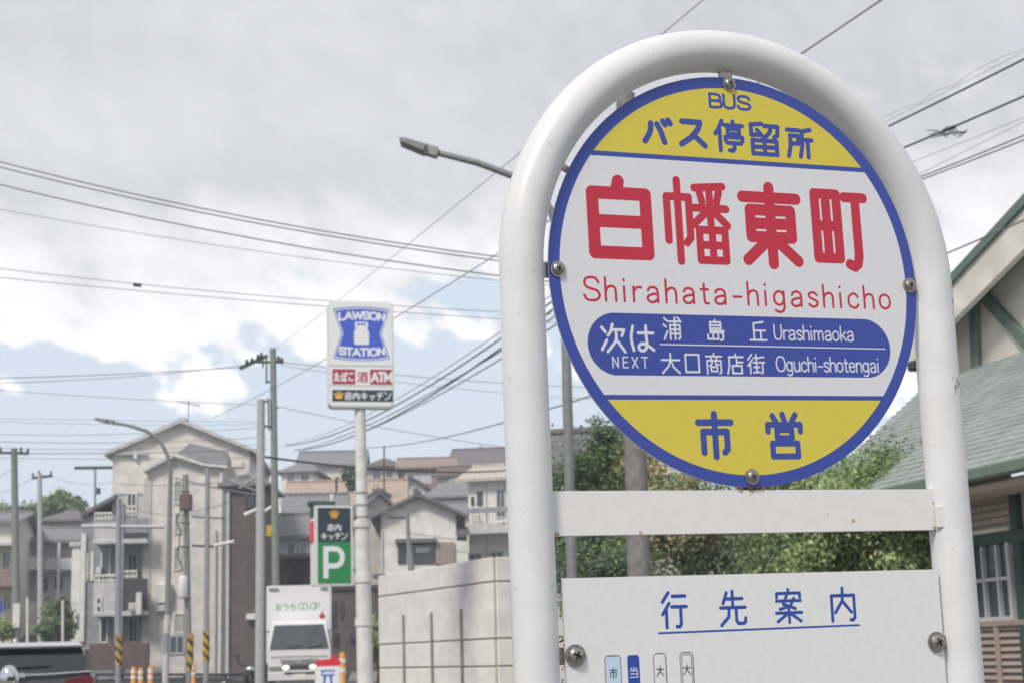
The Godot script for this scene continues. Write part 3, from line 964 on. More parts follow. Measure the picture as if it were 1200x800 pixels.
func slab(called: String, s: Node3D, x0: float, y0: float, x1: float, y1: float, z0: float, z1: float, m: Material) -> MeshInstance3D:     # a block whose front, at z1, covers this outline
	var r := rect(s, x0, y0, x1, y1, z1)
	return bx(called, s, Vector3(r.get_center().x, r.get_center().y, (z0 + z1) / 2), Vector3(r.size.x, r.size.y, z1 - z0), m)

func build_far_houses():
	var hill := "houses on the hillside"
	var s: Node3D
	# the hill in the middle, from the top down
	s = house("hill_house", "grey tiled roof at the top right of the hill, beside the sign tube", 530, 640, 546, 527, 128, -.1, "side", M.pale_wall, M.roof_grey, 7, .5, hill)
	wins(s, [[560, 549, 572, 556]], M.light_grey, M.glass)
	s = house("hill_house", "low grey roofed house behind the pink-grey house on the hilltop", 478, 520, 545, 536, 132, .1, "hip", M.cream, M.roof_grey, 6, .4, hill)
	wins(s, [[490, 546, 500, 552]], M.light_grey, M.glass)
	s = house("hill_house", "pink-grey house with a pale red panel, below the hilltop roofs", 470, 530, 548, 539, 118, .04, "side", M.roof_pink, M.roof_pink, 6, .4, hill)
	slab("red_panel", s, 513, 549, 526, 568, -.05, .06, mat(rgb(196, 128, 128), .8))
	slab("fence_wall", s, 474, 551, 506, 567, -.05, .05, M.light_grey)
	s = house("hill_house", "white walled house at the upper left of the hill behind the shop pole", 352, 424, 545, 531, 125, .05, "side", M.white_wall, M.roof_slate, 7, .4, hill)
	wins(s, [[362, 549, 374, 561], [400, 548, 414, 562]], M.light_grey, M.glass)
	s = house("hill_house", "cream house just right of the shop pole near the hilltop", 430, 470, 546, 537, 124, .05, "hip", M.cream, M.roof_brown, 6, .4, hill)
	wins(s, [[436, 550, 446, 561], [452, 550, 460, 560]], M.light_grey, M.glass)
	s = house("hill_house", "long tan roofed house low on the hill, crossed by the shop pole", 338, 470, 592, 566, 100, .05, "side", M.cream, M.roof_tan, 6, .4, hill)
	wins(s, [[438, 594, 448, 600], [345, 596, 360, 606]], M.light_grey, M.glass)
	s = house("hill_house", "grey slate roofed house behind the parking sign", 338, 400, 612, 582, 84, .12, "side", M.light_grey, M.roof_slate, 6, .4, hill)
	wins(s, [[344, 617, 356, 630]], M.white, M.glass)
	s = house("hill_house", "dark tiled gable roof left of the white gabled house", 422, 466, 600, 579, 82, .25, "gable", M.cream, M.roof_grey, 6, .4, hill)
	wins(s, [[436, 600, 446, 614]], M.white, M.glass)
	s = house("hill_house", "grey hip roofed house between the white gable and the balcony house", 498, 556, 582, 560, 98, -.1, "hip", M.light_grey, M.roof_slate, 6, .4, hill)
	wins(s, [[528, 586, 536, 600], [540, 588, 548, 600]], M.light_grey, M.glass)
	s = house("hill_house", "pale house with small dark windows above the beige wall, left of the balcony", 520, 556, 603, 592, 92, -.05, "side", M.white_wall, M.roof_slate, 5, .3, hill)
	wins(s, [[526, 606, 531, 618], [536, 608, 545, 620]], M.charcoal, M.glass, 0, 1)
	s = house("hill_house", "small cream house with a brown roof just left of the shop pole", 372, 418, 576, 563, 108, .1, "gable", M.cream, M.roof_brown, 5, .35, hill)
	wins(s, [[380, 578, 388, 588], [402, 578, 410, 588]], M.light_grey, M.curtain)
	s = house("hill_house", "white box house right of the tall poles on the hill", 330, 368, 552, 540, 114, -.05, "hip", M.white_wall, M.roof_slate, 6, .35, hill)
	wins(s, [[336, 556, 345, 566], [352, 556, 362, 566]], M.light_grey, M.glass)
	s = house("hill_house", "narrow grey house squeezed between the pink-grey house and the tan roof", 462, 500, 572, 560, 106, .1, "gable", M.light_grey, M.roof_grey, 6, .35, hill)
	wins(s, [[470, 576, 478, 586]], M.white, M.glass)
	s = house("hill_house", "weathered beige house under the grey roof at the top right", 512, 566, 558, 549, 110, -.12, "side", M.cream, M.roof_brown, 6, .35, hill)
	wins(s, [[520, 561, 530, 570], [542, 560, 554, 570]], M.light_grey, M.glass)
	s = house("hill_house", "pale house at the foot of the hill beside the parking sign's top", 360, 420, 600, 588, 90, .05, "hip", M.beige_wall, M.roof_grey, 5, .35, hill)
	wins(s, [[404, 604, 414, 620], [372, 604, 384, 618]], M.white, M.glass)
	# white house with balcony
	s = house("balcony_house", "white two storey house with a railed balcony behind the beige wall", 548, 640, 562, 548, 80, -.22, "side", M.white_wall, M.roof_pale, 6, .5)
	wins(s, [[581, 573, 593, 606], [599, 572, 612, 606]], M.light_grey, M.glass)
	wins(s, [[559, 576, 566, 592]], M.charcoal, M.glass, 0, 1)
	wins(s, [[540 + 12, 582, 540 + 16, 592]], M.charcoal, M.glass, 0, 1)
	slab("balcony_floor", s, 547, 613, 640, 622, 0, 1.2, M.light_grey)
	slab("balcony_rail", s, 547, 595, 640, 597, 1.12, 1.2, M.blue_grey)
	for i in 22:
		slab("baluster", s, 549 + i * 4.0, 597, 550 + i * 4.0, 613, 1.14, 1.18, M.blue_grey)
	slab("air_conditioner", s, 552, 603, 561, 613, .2, .6, M.white)
	slab("downpipe", s, 569, 562, 570.5, 656, 0, .12, M.light_grey)
	slab("porch_roof", s, 520, 618, 552, 622, -.3, 1.0, M.roof_grey)
	wins(s, [[535 + 14, 648, 565, 656], [574, 646, 590, 656]], M.light_grey, M.glass)
	# white gabled house
	s = house("gabled_house", "white house with a grey tiled gable above the beige wall", 446, 534, 603, 582, 75, .05, "gable", M.white_wall, M.roof_grey, 7, .45)
	slab("ridge_ornament", s, 484, 571, 491, 583, .1, .45, M.roof_grey)
	wins(s, [[466, 637, 476, 660], [484, 637, 510, 660]], M.charcoal, M.glass)
	slab("window_hood", s, 463, 631, 512, 635, 0, .45, M.roof_grey)
	slab("shutter_box", s, 510, 635, 533, 661, 0, .22, M.shutter)
	slab("inner_shelf", s, 487, 641, 503, 647, .01, .06, M.white)
	slab("downpipe", s, 447, 606, 449, 700, .0, .1, M.light_grey)
	slab("lean_to_roof", s, 437, 672, 452, 676, 0, 1.0, M.roof_grey)
	slab("eave_shade_board", s, 536, 620, 548, 629, -2, .3, M.roof_grey)
	# dark house right of the truck and the steps behind it
	s = house("dark_house", "dark brown walled house with slit windows, right of the truck", 372, 440, 692, 686, 62, .05, "flat", M.brown_wall, M.charcoal, 6)
	wins(s, [[399, 704, 403, 724], [388, 704, 394, 735]], M.charcoal, M.glass, 0, 1)
	slab("meter_box", s, 410, 742, 418, 750, 0, .2, M.charcoal)
	s = house("porch_house", "grey house with an open stair behind the truck's box", 326, 372, 628, 606, 74, .0, "side", M.light_grey, M.roof_slate, 6)
	wins(s, [[336, 634, 346, 655], [352, 634, 360, 650]], M.white, M.glass)
	slab("stair_roof", s, 326, 649, 362, 653, 0, 1.6, M.roof_brown)
	for i in 7: slab("stair_step", s, 330 + i * 4.0, 684 - i * 4.5, 346 + i * 4.0, 686 - i * 4.5, .3, 1.2, M.charcoal)
	slab("stair_wall", s, 326, 655, 364, 700, 0, .25, M.plum)
	# far left
	s = house("row_house", "long pale two storey house behind the left utility poles", 22, 92, 634, 622, 84, .12, "side", M.light_grey, M.roof_slate, 7, .7)
	wins(s, [[34, 643, 44, 664], [56, 643, 66, 664], [74, 645, 80, 662]], M.white, M.curtain)
	wins(s, [[28, 676, 35, 694], [46, 678, 55, 692], [64, 676, 72, 690]], M.charcoal, M.glass)
	slab("floor_band", s, 22, 668, 92, 671, 0, .5, M.blue_grey)
	slab("lower_wall", s, 24, 706, 92, 745, .0, 1.6, M.pale_wall)
	for i in 4: slab("balcony_post", s, 25 + i * 21, 636, 26.5 + i * 21, 706, 1.0, 1.1, M.white)
	slab("balcony_screen", s, 26, 652, 50, 667, 1.0, 1.06, M.white)
	slab("balcony_screen", s, 52, 654, 88, 667, 1.0, 1.06, M.light_grey)
	s = house("roof_house", "beige house with a dark hip roof on the slope at far left", 53, 98, 609, 597, 96, .1, "hip", M.cream, M.roof_grey, 6, .5)
	wins(s, [[67, 612, 71, 622], [78, 611, 84, 622]], M.white, M.curtain, 0, 1)
	s = house("corner_house", "brown-beige house with balconies at the left edge", -40, 17, 612, 604, 78, .15, "side", M.pale_wall, M.roof_slate, 7, .4)
	wins(s, [[2, 645, 12, 666], [3, 697, 13, 716], [-20, 645, -8, 666]], M.white, M.glass)
	slab("balcony_front", s, -40, 668, 17, 687, 0, 1.2, M.roof_pink)
	slab("balcony_roof", s, -40, 636, 17, 639, 0, 1.2, M.light_grey)
	s = house("edge_building", "narrow white stair tower left of the grey apartments", 84, 95, 640, 634, 66, .1, "flat", M.white_wall, M.light_grey, 3)
	slab("notice_board", s, 89, 718, 95, 735, 0, .08, M.blue_grey)

func build_apartments():
	var s := house("apartment_building", "pale three storey apartment house with a wide gable and stacked balconies", 132, 292, 531, 496, 66, .06, "gable", M.pale_wall, M.light_grey, 9, .3)
	var t := s.transform
	# bay on the right with its own small gable
	var z := .9
	var P := func(x, y, zz): 
		var v := onto(t, x, y, zz)
		return Vector2(v.x, v.y)
	plate("bay_wall", s, [P.call(172, 820, z), P.call(262, 820, z), P.call(262, 549, z), P.call(237, 546, z), P.call(204, 536, z), P.call(172, 552, z)], 0, z, M.pale_wall)
	var st := begin()
	var f3 := func(x, y, zz): return onto(t, x, y, zz)
	quad(st, f3.call(204, 534, z + .3), f3.call(266, 546, z + .3), f3.call(266, 529, .02), f3.call(222, 519, .02))
	put("bay_roof", done(st), M.roof_slate, s)
	plate("bay_rake", s, [P.call(168, 553, z + .3), P.call(204, 534.5, z + .3), P.call(204, 530.5, z + .3), P.call(167, 550, z + .3)], z - .4, z + .3, M.light_grey)
	plate("bay_eave", s, [P.call(204, 534.5, z + .3), P.call(237, 545, z + .3), P.call(266, 548, z + .3), P.call(266, 545.5, z + .3), P.call(238, 542, z + .3), P.call(204, 530.5, z + .3)], z - .2, z + .3, M.white)
	slab("downpipe", s, 257, 551, 259, 795, z, z + .12, M.white)
	slab("downpipe", s, 251, 620, 252.5, 795, z, z + .1, M.light_grey)
	slab("corner_board", s, 168, 560, 174, 795, z - .3, z + .05, M.cream)
	wins(s, [[203, 718, 222, 742]], M.white, M.curtain, z)
	wins(s, [[198, 744, 216, 766]], M.light_grey, M.glass, z)
	wins(s, [[203, 563, 213, 590], [204, 600, 212, 625], [203, 640, 212, 668]], M.white, M.curtain, z, 1)
	slab("panel_box", s, 183, 684, 200, 706, z, z + .3, M.white)
	slab("meter_box", s, 182, 708, 196, 716, z, z + .25, M.light_grey)
	slab("wall_lamp", s, 156, 528, 160, 537, 0, .2, M.white)
	# blue-grey wing with balconies in front of the left half
	slab("wing_wall", s, 97, 604, 134, 800, -3.0, .5, M.blue_grey)
	slab("recess_wall", s, 134, 578, 172, 800, -.2, .05, M.light_grey)
	var wr := begin()
	prism(wr, [P.call(94, 606, .7), P.call(134, 584, .7), P.call(134, 579, .7), P.call(94, 601, .7)], -3.4, .7)
	put("wing_roof", done(wr), M.roof_grey, s)
	slab("white_edge", s, 95, 625, 98, 752, .3, .62, M.white)
	slab("balcony_floor", s, 108, 632, 172, 636, .05, 1.7, M.light_grey)
	slab("balcony_floor", s, 108, 717, 172, 721, .05, 1.7, M.light_grey)
	slab("balcony_panel", s, 110, 612, 137, 633, 1.55, 1.65, M.light_grey)
	slab("balcony_panel", s, 143, 607, 173, 624, 1.55, 1.65, M.blue_grey)
	slab("balcony_panel", s, 143, 624, 173, 633, 1.53, 1.63, M.charcoal)
	slab("balcony_panel", s, 109, 683, 138, 718, 1.55, 1.65, M.light_grey)
	slab("balcony_panel", s, 143, 678, 172, 714, 1.55, 1.65, M.charcoal)
	for q in [[110, 600, 131], [136, 592, 160], [110, 673, 136], [141, 668, 160]]:
		slab("railing", s, q[0], q[1], q[2], q[1] + 1.8, 1.55, 1.65, M.white)
		slab("railing", s, q[0], q[1] + 6.5, q[2], q[1] + 8, 1.55, 1.65, M.white)
		for i in 6: slab("railing_post", s, q[0] + i * (q[2] - q[0] - 1.2) / 5.0, q[1], q[0] + 1.2 + i * (q[2] - q[0] - 1.2) / 5.0, q[1] + 10, 1.57, 1.63, M.white)
	slab("pillar", s, 136, 590, 142, 800, 1.3, 1.7, M.blue_grey)
	wins(s, [[118, 642, 129, 674], [117, 715, 126, 753]], M.white, M.glass, .5, 1)
	wins(s, [[148, 577, 160, 604], [149, 648, 161, 676], [150, 722, 162, 752]], M.white, M.glass, .05)
	wins(s, [[112, 699, 119, 709], [112, 709, 119, 718]], M.white, M.glass, 1.65, 1)
	wins(s, [[100, 648, 103, 680], [106, 646, 109, 680]], M.white, M.curtain, .5, 1)
	slab("front_wall", s, 104, 754, 138, 784, 1.6, 1.8, M.plum)
	slab("front_wall", s, 142, 753, 173, 783, 1.6, 1.82, M.plum)
	slab("air_conditioner", s, 150, 706, 160, 714, 1.66, 1.95, M.light_grey)
	slab("air_conditioner", s, 112, 664, 118, 672, .55, .85, M.white)
	slab("gutter", s, 134, 529.5, 172, 532, .02, .2, M.white)
	slab("siding_joint", s, 134, 577, 172, 578.5, .05, .09, M.light_grey)
	slab("drain_pipe", s, 159, 694, 165, 720, 1.66, 1.95, M.white)
	var an := Vector3(onto(t, 218, 490).x, onto(t, 218, 490).y, -.6)
	var mast := bar("antenna", s, [an + Vector3(0, -.1, 0), an + Vector3(0, .85, 0)], .02, M.lamp_grey)
	bar("antenna_boom", mast, [an + Vector3(-.45, .8, 0), an + Vector3(.45, .6, 0)], .015, M.lamp_grey)
	for i in 5: bar("antenna_element", mast, [an + Vector3(-.4 + i * .2, .78 - i * .045, -.3), an + Vector3(-.4 + i * .2, .78 - i * .045, .3)], .012, M.lamp_grey)
	# brown building
	var b := house("brown_building", "dark brown-grey building right of the pale apartment house", 264, 308, 566, 553, 60, .02, "hip", M.brown_wall, M.roof_slate, 4, .25)
	wins(b, [[288, 576, 298, 596]], M.charcoal, M.glass)
	slab("roof_skylight", b, 271, 540, 284, 547, -1.0, -.5, M.white)
	slab("vent_box", b, 288, 719, 299, 726, 0, .25, M.white)
	slab("downpipe", b, 265, 572, 267.5, 795, 0, .12, M.light_grey)
	slab("cornice", b, 264, 570, 308, 573, 0, .2, M.charcoal)

func build_wall():
	var o := at(579, 770, 36.0)
	var far := deg_to_rad(-23.6)
	var yaw := -PI / 2 - far                # own x runs towards the camera along the wall, z faces the road
	var t := Transform3D(Basis(Vector3.UP, yaw), Vector3(o.x, ground(o.x, o.z), o.z))
	var s := thing("boundary_wall", "tall beige rendered wall with grooves, left of the bus stop post", "wall", t)
	var L := onto(t, 444, 700).x
	var lev := [onto(t, 579, 652).y, onto(t, 579, 681).y, onto(t, 579, 748).y, onto(t, 579, 780.6).y, -1.0]
	bx("wall_core", s, Vector3(L / 2 - .06, (lev[0] - 1) / 2, -4.6), Vector3(-L + .1, lev[0] + .94, 9.1), M.joint)
	var us := [L, onto(t, 475, 750).x, onto(t, 508, 750).x, onto(t, 543, 750).x, 0.0]
	for i in 4:
		var y1: float = lev[i] - (.016 if i else 0.0); var y0: float = lev[i + 1] + .016
		if i < 2: bx("panel", s, Vector3(L / 2, (y0 + y1) / 2, -.02), Vector3(-L, y1 - y0, .08), M.beige_wall)
		else:
			for k in 4: bx("panel", s, Vector3((us[k] + us[k + 1]) / 2, (y0 + y1) / 2, -.02), Vector3(us[k + 1] - us[k] - .05, y1 - y0, .08), M.beige_wall)
		bx("end_panel", s, Vector3(.04, (y0 + y1) / 2, -4.62), Vector3(.08, y1 - y0, 9.1), M.beige_wall)
	for k in 3:
		var yt := onto(t, [475, 508, 543][k], [720, 717, 713][k]).y
		bx("post", s, Vector3(us[k + 1], (yt - 1) / 2, .045), Vector3(.075, yt + 1, .05), M.concrete)

# ---------------------------------------------------------------- plants
func leaves(centres: Array, n: int, size: float, cols: Array, sd: int) -> ArrayMesh:
	var r := RandomNumberGenerator.new()
	r.seed = sd
	var V := PackedVector3Array(); var N := PackedVector3Array(); var C := PackedColorArray(); var I := PackedInt32Array()
	var clumps := []
	for c in centres:
		for i in int(c[2]):
			var d := Vector3(r.randfn(), r.randfn(), r.randfn()).normalized()
			clumps.append([c[0] + d * (c[1] as Vector3) * pow(r.randf(), .45), (c[1] as Vector3).length() * r.randf_range(.10, .2), cols[r.randi() % cols.size()], d])
	for i in n:
		var k: Array = clumps[r.randi() % clumps.size()]
		var off: Vector3 = Vector3(r.randfn(), r.randfn() * .7, r.randfn()) * k[1] * .8
		var p: Vector3 = k[0] + off
		var nn: Vector3 = (k[3] * .7 + Vector3(r.randfn(), r.randfn() + .7, r.randfn()) * .6).normalized()
		var a: Vector3 = nn.cross(Vector3(r.randfn(), r.randfn(), r.randfn())).normalized()
		var b: Vector3 = nn.cross(a)
		var l := size * r.randf_range(.6, 1.3); var w := l * r.randf_range(.35, .55)
		var col: Color = k[2]
		col = col * r.randf_range(.75, 1.3)
		var base := V.size()
		V.append_array([p - a * l, p + b * w + nn * l * .12, p + a * l, p - b * w + nn * l * .12])
		for j in 4: N.append(nn); C.append(col)
		I.append_array([base, base + 1, base + 2, base, base + 2, base + 3])
	var arr := []
	arr.resize(Mesh.ARRAY_MAX)
	arr[Mesh.ARRAY_VERTEX] = V; arr[Mesh.ARRAY_NORMAL] = N; arr[Mesh.ARRAY_COLOR] = C; arr[Mesh.ARRAY_INDEX] = I
	var m := ArrayMesh.new()
	m.add_surface_from_arrays(Mesh.PRIMITIVE_TRIANGLES, arr)
	return m

func tree(called: String, label: String, category: String, x: float, d: float, blobs: Array, n: int, size: float, cols: Array, sd: int, group := ""):     # blobs: [px, py, radius px wide, radius px high, depth offset, clumps]
	var b := at(x, 770, d)
	b.y = ground(b.x, b.z)
	var s := thing(called, label, category, Transform3D(Basis(), b), group)
	var cs := []
	for q in blobs:
		var k := d / F
		cs.append([at(q[0], q[1], d + q[4]) - b, Vector3(q[2] * k, q[3] * k, (q[2] * .8 + 12) * k), q[5]])
	var lm := StandardMaterial3D.new()
	lm.vertex_color_use_as_albedo = true
	lm.roughness = .55
	lm.backlight_enabled = true
	lm.backlight = Color(.55, .6, .35)
	var st := begin()
	var h0: Vector3 = cs[0][0]
	tube(st, [Vector3(0, -.2, 0), Vector3(.04, h0.y * .35, .03), Vector3(h0.x * .4, h0.y * .7, h0.z * .4), h0], clampf(h0.y * .035, .03, .16), .02, 7)
	for c in cs:
		var p: Vector3 = c[0]
		for i in 4:
			var e: Vector3 = p + Vector3(sin(i * 2.1 + p.x), .5 * cos(i * 1.7), cos(i * 2.1)) * (c[1] as Vector3) * .8
			tube(st, [Vector3(h0.x * .3, h0.y * .55, h0.z * .3), p.lerp(Vector3(0, p.y * .8, 0), .3), e], .03, .008, 5)
	put("trunk", done(st), M.bark, s)
	put("crown", leaves(cs, n, size, cols, sd), lm, s)

func build_trees():
	var green := [Color(0.161, 0.251, 0.099), Color(0.216, 0.305, 0.125), Color(0.125, 0.206, 0.090), Color(0.268, 0.340, 0.152)]
	var fresh := [Color(0.268, 0.358, 0.143), Color(0.340, 0.430, 0.197), Color(0.197, 0.287, 0.108), Color(0.413, 0.465, 0.251)]
	var brown := [Color(0.395, 0.305, 0.179), Color(0.268, 0.287, 0.134), Color(0.465, 0.340, 0.216), Color(0.233, 0.287, 0.125), Color(0.538, 0.413, 0.268)]
	var deep := [Color(0.090, 0.152, 0.090), Color(0.125, 0.188, 0.108), Color(0.081, 0.134, 0.081)]
	tree("garden_tree", "dark green tree at the left behind the sign, round the lamp pole", "tree", 695, 27, [[690, 590, 55, 75, 0, 70], [720, 545, 45, 45, .6, 40], [670, 650, 45, 60, .3, 40], [700, 520, 22, 26, .2, 14]], 30000, .040, green + deep, 2, "trees behind the sign")
	tree("garden_tree", "brownish tree with dry leaves behind the middle of the crossbar", "tree", 825, 26, [[815, 600, 70, 70, 0, 80], [850, 650, 60, 60, .4, 50], [780, 620, 55, 70, .5, 60], [765, 560, 40, 40, .9, 30]], 32000, .036, brown + green, 3, "trees behind the sign")
	tree("garden_tree", "bright green tree behind the right half of the crossbar", "tree", 935, 24, [[930, 630, 70, 70, 0, 80], [985, 600, 60, 70, .4, 60], [900, 570, 50, 50, .6, 40], [960, 670, 70, 50, -.2, 40]], 34000, .036, green + fresh, 4, "trees behind the sign")
	tree("garden_tree", "pale green tree in front of the green roof at right", "tree", 1035, 13.2, [[1030, 605, 85, 75, 0, 110], [1070, 640, 60, 80, -.2, 60], [990, 640, 60, 60, .2, 50]], 42000, .024, fresh + green, 5, "trees behind the sign")
	tree("hedge_shrub", "dark green shrub at the foot of the lamp pole behind the route panel", "shrub", 700, 24, [[712, 690, 55, 50, 0, 50], [700, 640, 40, 50, .4, 30]], 12000, .04, deep + green, 6)
	tree("hill_tree", "spreading olive tree above the dark hip roof at far left", "tree", 75, 106, [[72, 596, 18, 15, 0, 30], [60, 590, 12, 10, 1, 14], [86, 592, 10, 12, 1, 14], [72, 579, 9, 8, 0, 10]], 3600, .17, green, 7, "trees at far left")
	tree("hill_tree", "dark tree mass at the left edge above the roofs", "tree", 20, 110, [[12, 610, 22, 18, 0, 40], [34, 604, 18, 14, 1, 30], [-12, 602, 18, 22, 1, 20]], 5000, .2, green + deep, 8, "trees at far left")
	tree("round_bush", "round dark bush above the car roof", "shrub", 68, 60, [[68, 722, 16, 24, 0, 40], [76, 735, 12, 18, .4, 20], [52, 738, 12, 14, .3, 16]], 5000, .07, deep + green, 9)
	tree("low_hedge", "low green hedge at the left edge above the car", "hedge", 4, 58, [[2, 737, 14, 12, 0, 30], [-16, 738, 14, 12, .2, 20]], 2500, .07, fresh, 10)
	tree("hill_palm", "small dark tree poking above the grey hilltop roof", "tree", 566, 140, [[566, 530, 7, 7, 0, 14], [576, 533, 5, 5, 0, 8]], 600, .2, deep, 11)
	tree("roadside_shrub", "small green shrub seen just right of the shop pole", "shrub", 442, 50, [[442, 742, 8, 22, 0, 20], [438, 760, 8, 20, 0, 14]], 1800, .06, green + fresh, 12)
	tree("hillside_tree", "small dark pine among the hill houses left of the shop pole", "tree", 408, 96, [[408, 556, 7, 8, 0, 14], [412, 568, 8, 7, 0, 12]], 900, .14, deep, 13)
	tree("garden_pine", "small dark garden pine on the tan roofed terrace", "tree", 446, 90, [[444, 576, 8, 4, 0, 14], [450, 580, 5, 3, 0, 8]], 500, .12, deep, 14)

# ---------------------------------------------------------------- poles and wires
func pole(called: String, label: String, category: String, a: Vector2, b: Vector2, d: float, r0: float, r1: float, m: Material, group := "") -> Node3D:     # from its top direction a to a lower one b, then on to the ground
	var hi := at(a.x, a.y, d); var lo := at(b.x, b.y, d)
	var g := ground(lo.x, lo.z) - .05
	var base := hi + (lo - hi) * ((g - hi.y) / (lo.y - hi.y))
	var s := thing(called, label, category, Transform3D(Basis(), base), group)
	bar("pole", s, [Vector3.ZERO, (hi - base) * .5, hi - base], r0, m, r1, 16)
	s.set_meta("height", hi.y - base.y)
	return s

func arm(s: Node3D, called: String, x0: float, y0: float, x1: float, y1: float, d: float, w: float, m: Material, d1 := -1.0):
	var a := at(x0, y0, d) - s.position; var b := at(x1, y1, d if d1 < 0 else d1) - s.position
	bar(called, s, [a, b], w, m)

func insulators(s: Node3D, pts: Array, d: float, k := 1.0):
	for q in pts:
		var p := at(q[0], q[1], d) - s.position
		var st := begin()
		lathe(st, [Vector2(0, 0), Vector2(.05, 0), Vector2(.03, .05), Vector2(.06, .07), Vector2(.03, .11), Vector2(.05, .13), Vector2(0, .18)], 8)
		put("insulator", done(st), M.dark, s, p, Basis().scaled(Vector3.ONE * k))

func stripes(s: Node3D, y0: float, y1: float, r: float):
	var st := begin()
	tube(st, [Vector3(0, y0, 0), Vector3(0, y1, 0)], r, r, 16)
	put("warning_sleeve", done(st), M.hazard_yellow, s)
	var n := int((y1 - y0) / (r * 2.4))
	for i in n:
		var b := begin()
		var yc := y0 + (i + .5) * (y1 - y0) / n
		for k in 16:
			var q := []
			for c in [[k, -1], [k + 1, -1], [k + 1, 1], [k, 1]]:
				var w: float = TAU * c[0] / 16.0
				q.append(Vector3((r + .004) * cos(w), yc + c[1] * r * .6 - cos(w) * r * 1.1, -(r + .004) * sin(w)))
			quad(b, q[0], q[1], q[2], q[3])
		put("black_stripe", done(b), M.hazard_black, s)

func wire(p: Vector3, q: Vector3, sag: float, r: float, m: Material, label: String, called := "overhead_wire", wave := 0.0, group := "overhead wires"):
	var pts := []
	var mid := p
	var n := 24 if wave == 0.0 else 160
	var from := -.8 if p.x < .335 * p.z else 0.0      # wires that come from outside the view go on there
	for i in n + 1:
		var t := lerpf(from, 1.0, float(i) / n)
		var v := p.lerp(q, t) - mid
		v.y -= sag * 4.0 * t * (1.0 - t)
		if wave > 0.0: v.y += wave * absf(sin(t * p.distance_to(q) * 4.2 + .6 * sin(i * .23)))
		pts.append(v)
	var st := begin()
	tube(st, pts, r * .85, r * .85, 5)
	var o := put(called, done(st), m, self, mid)
	meta(o, label, "wire", group)
	return o

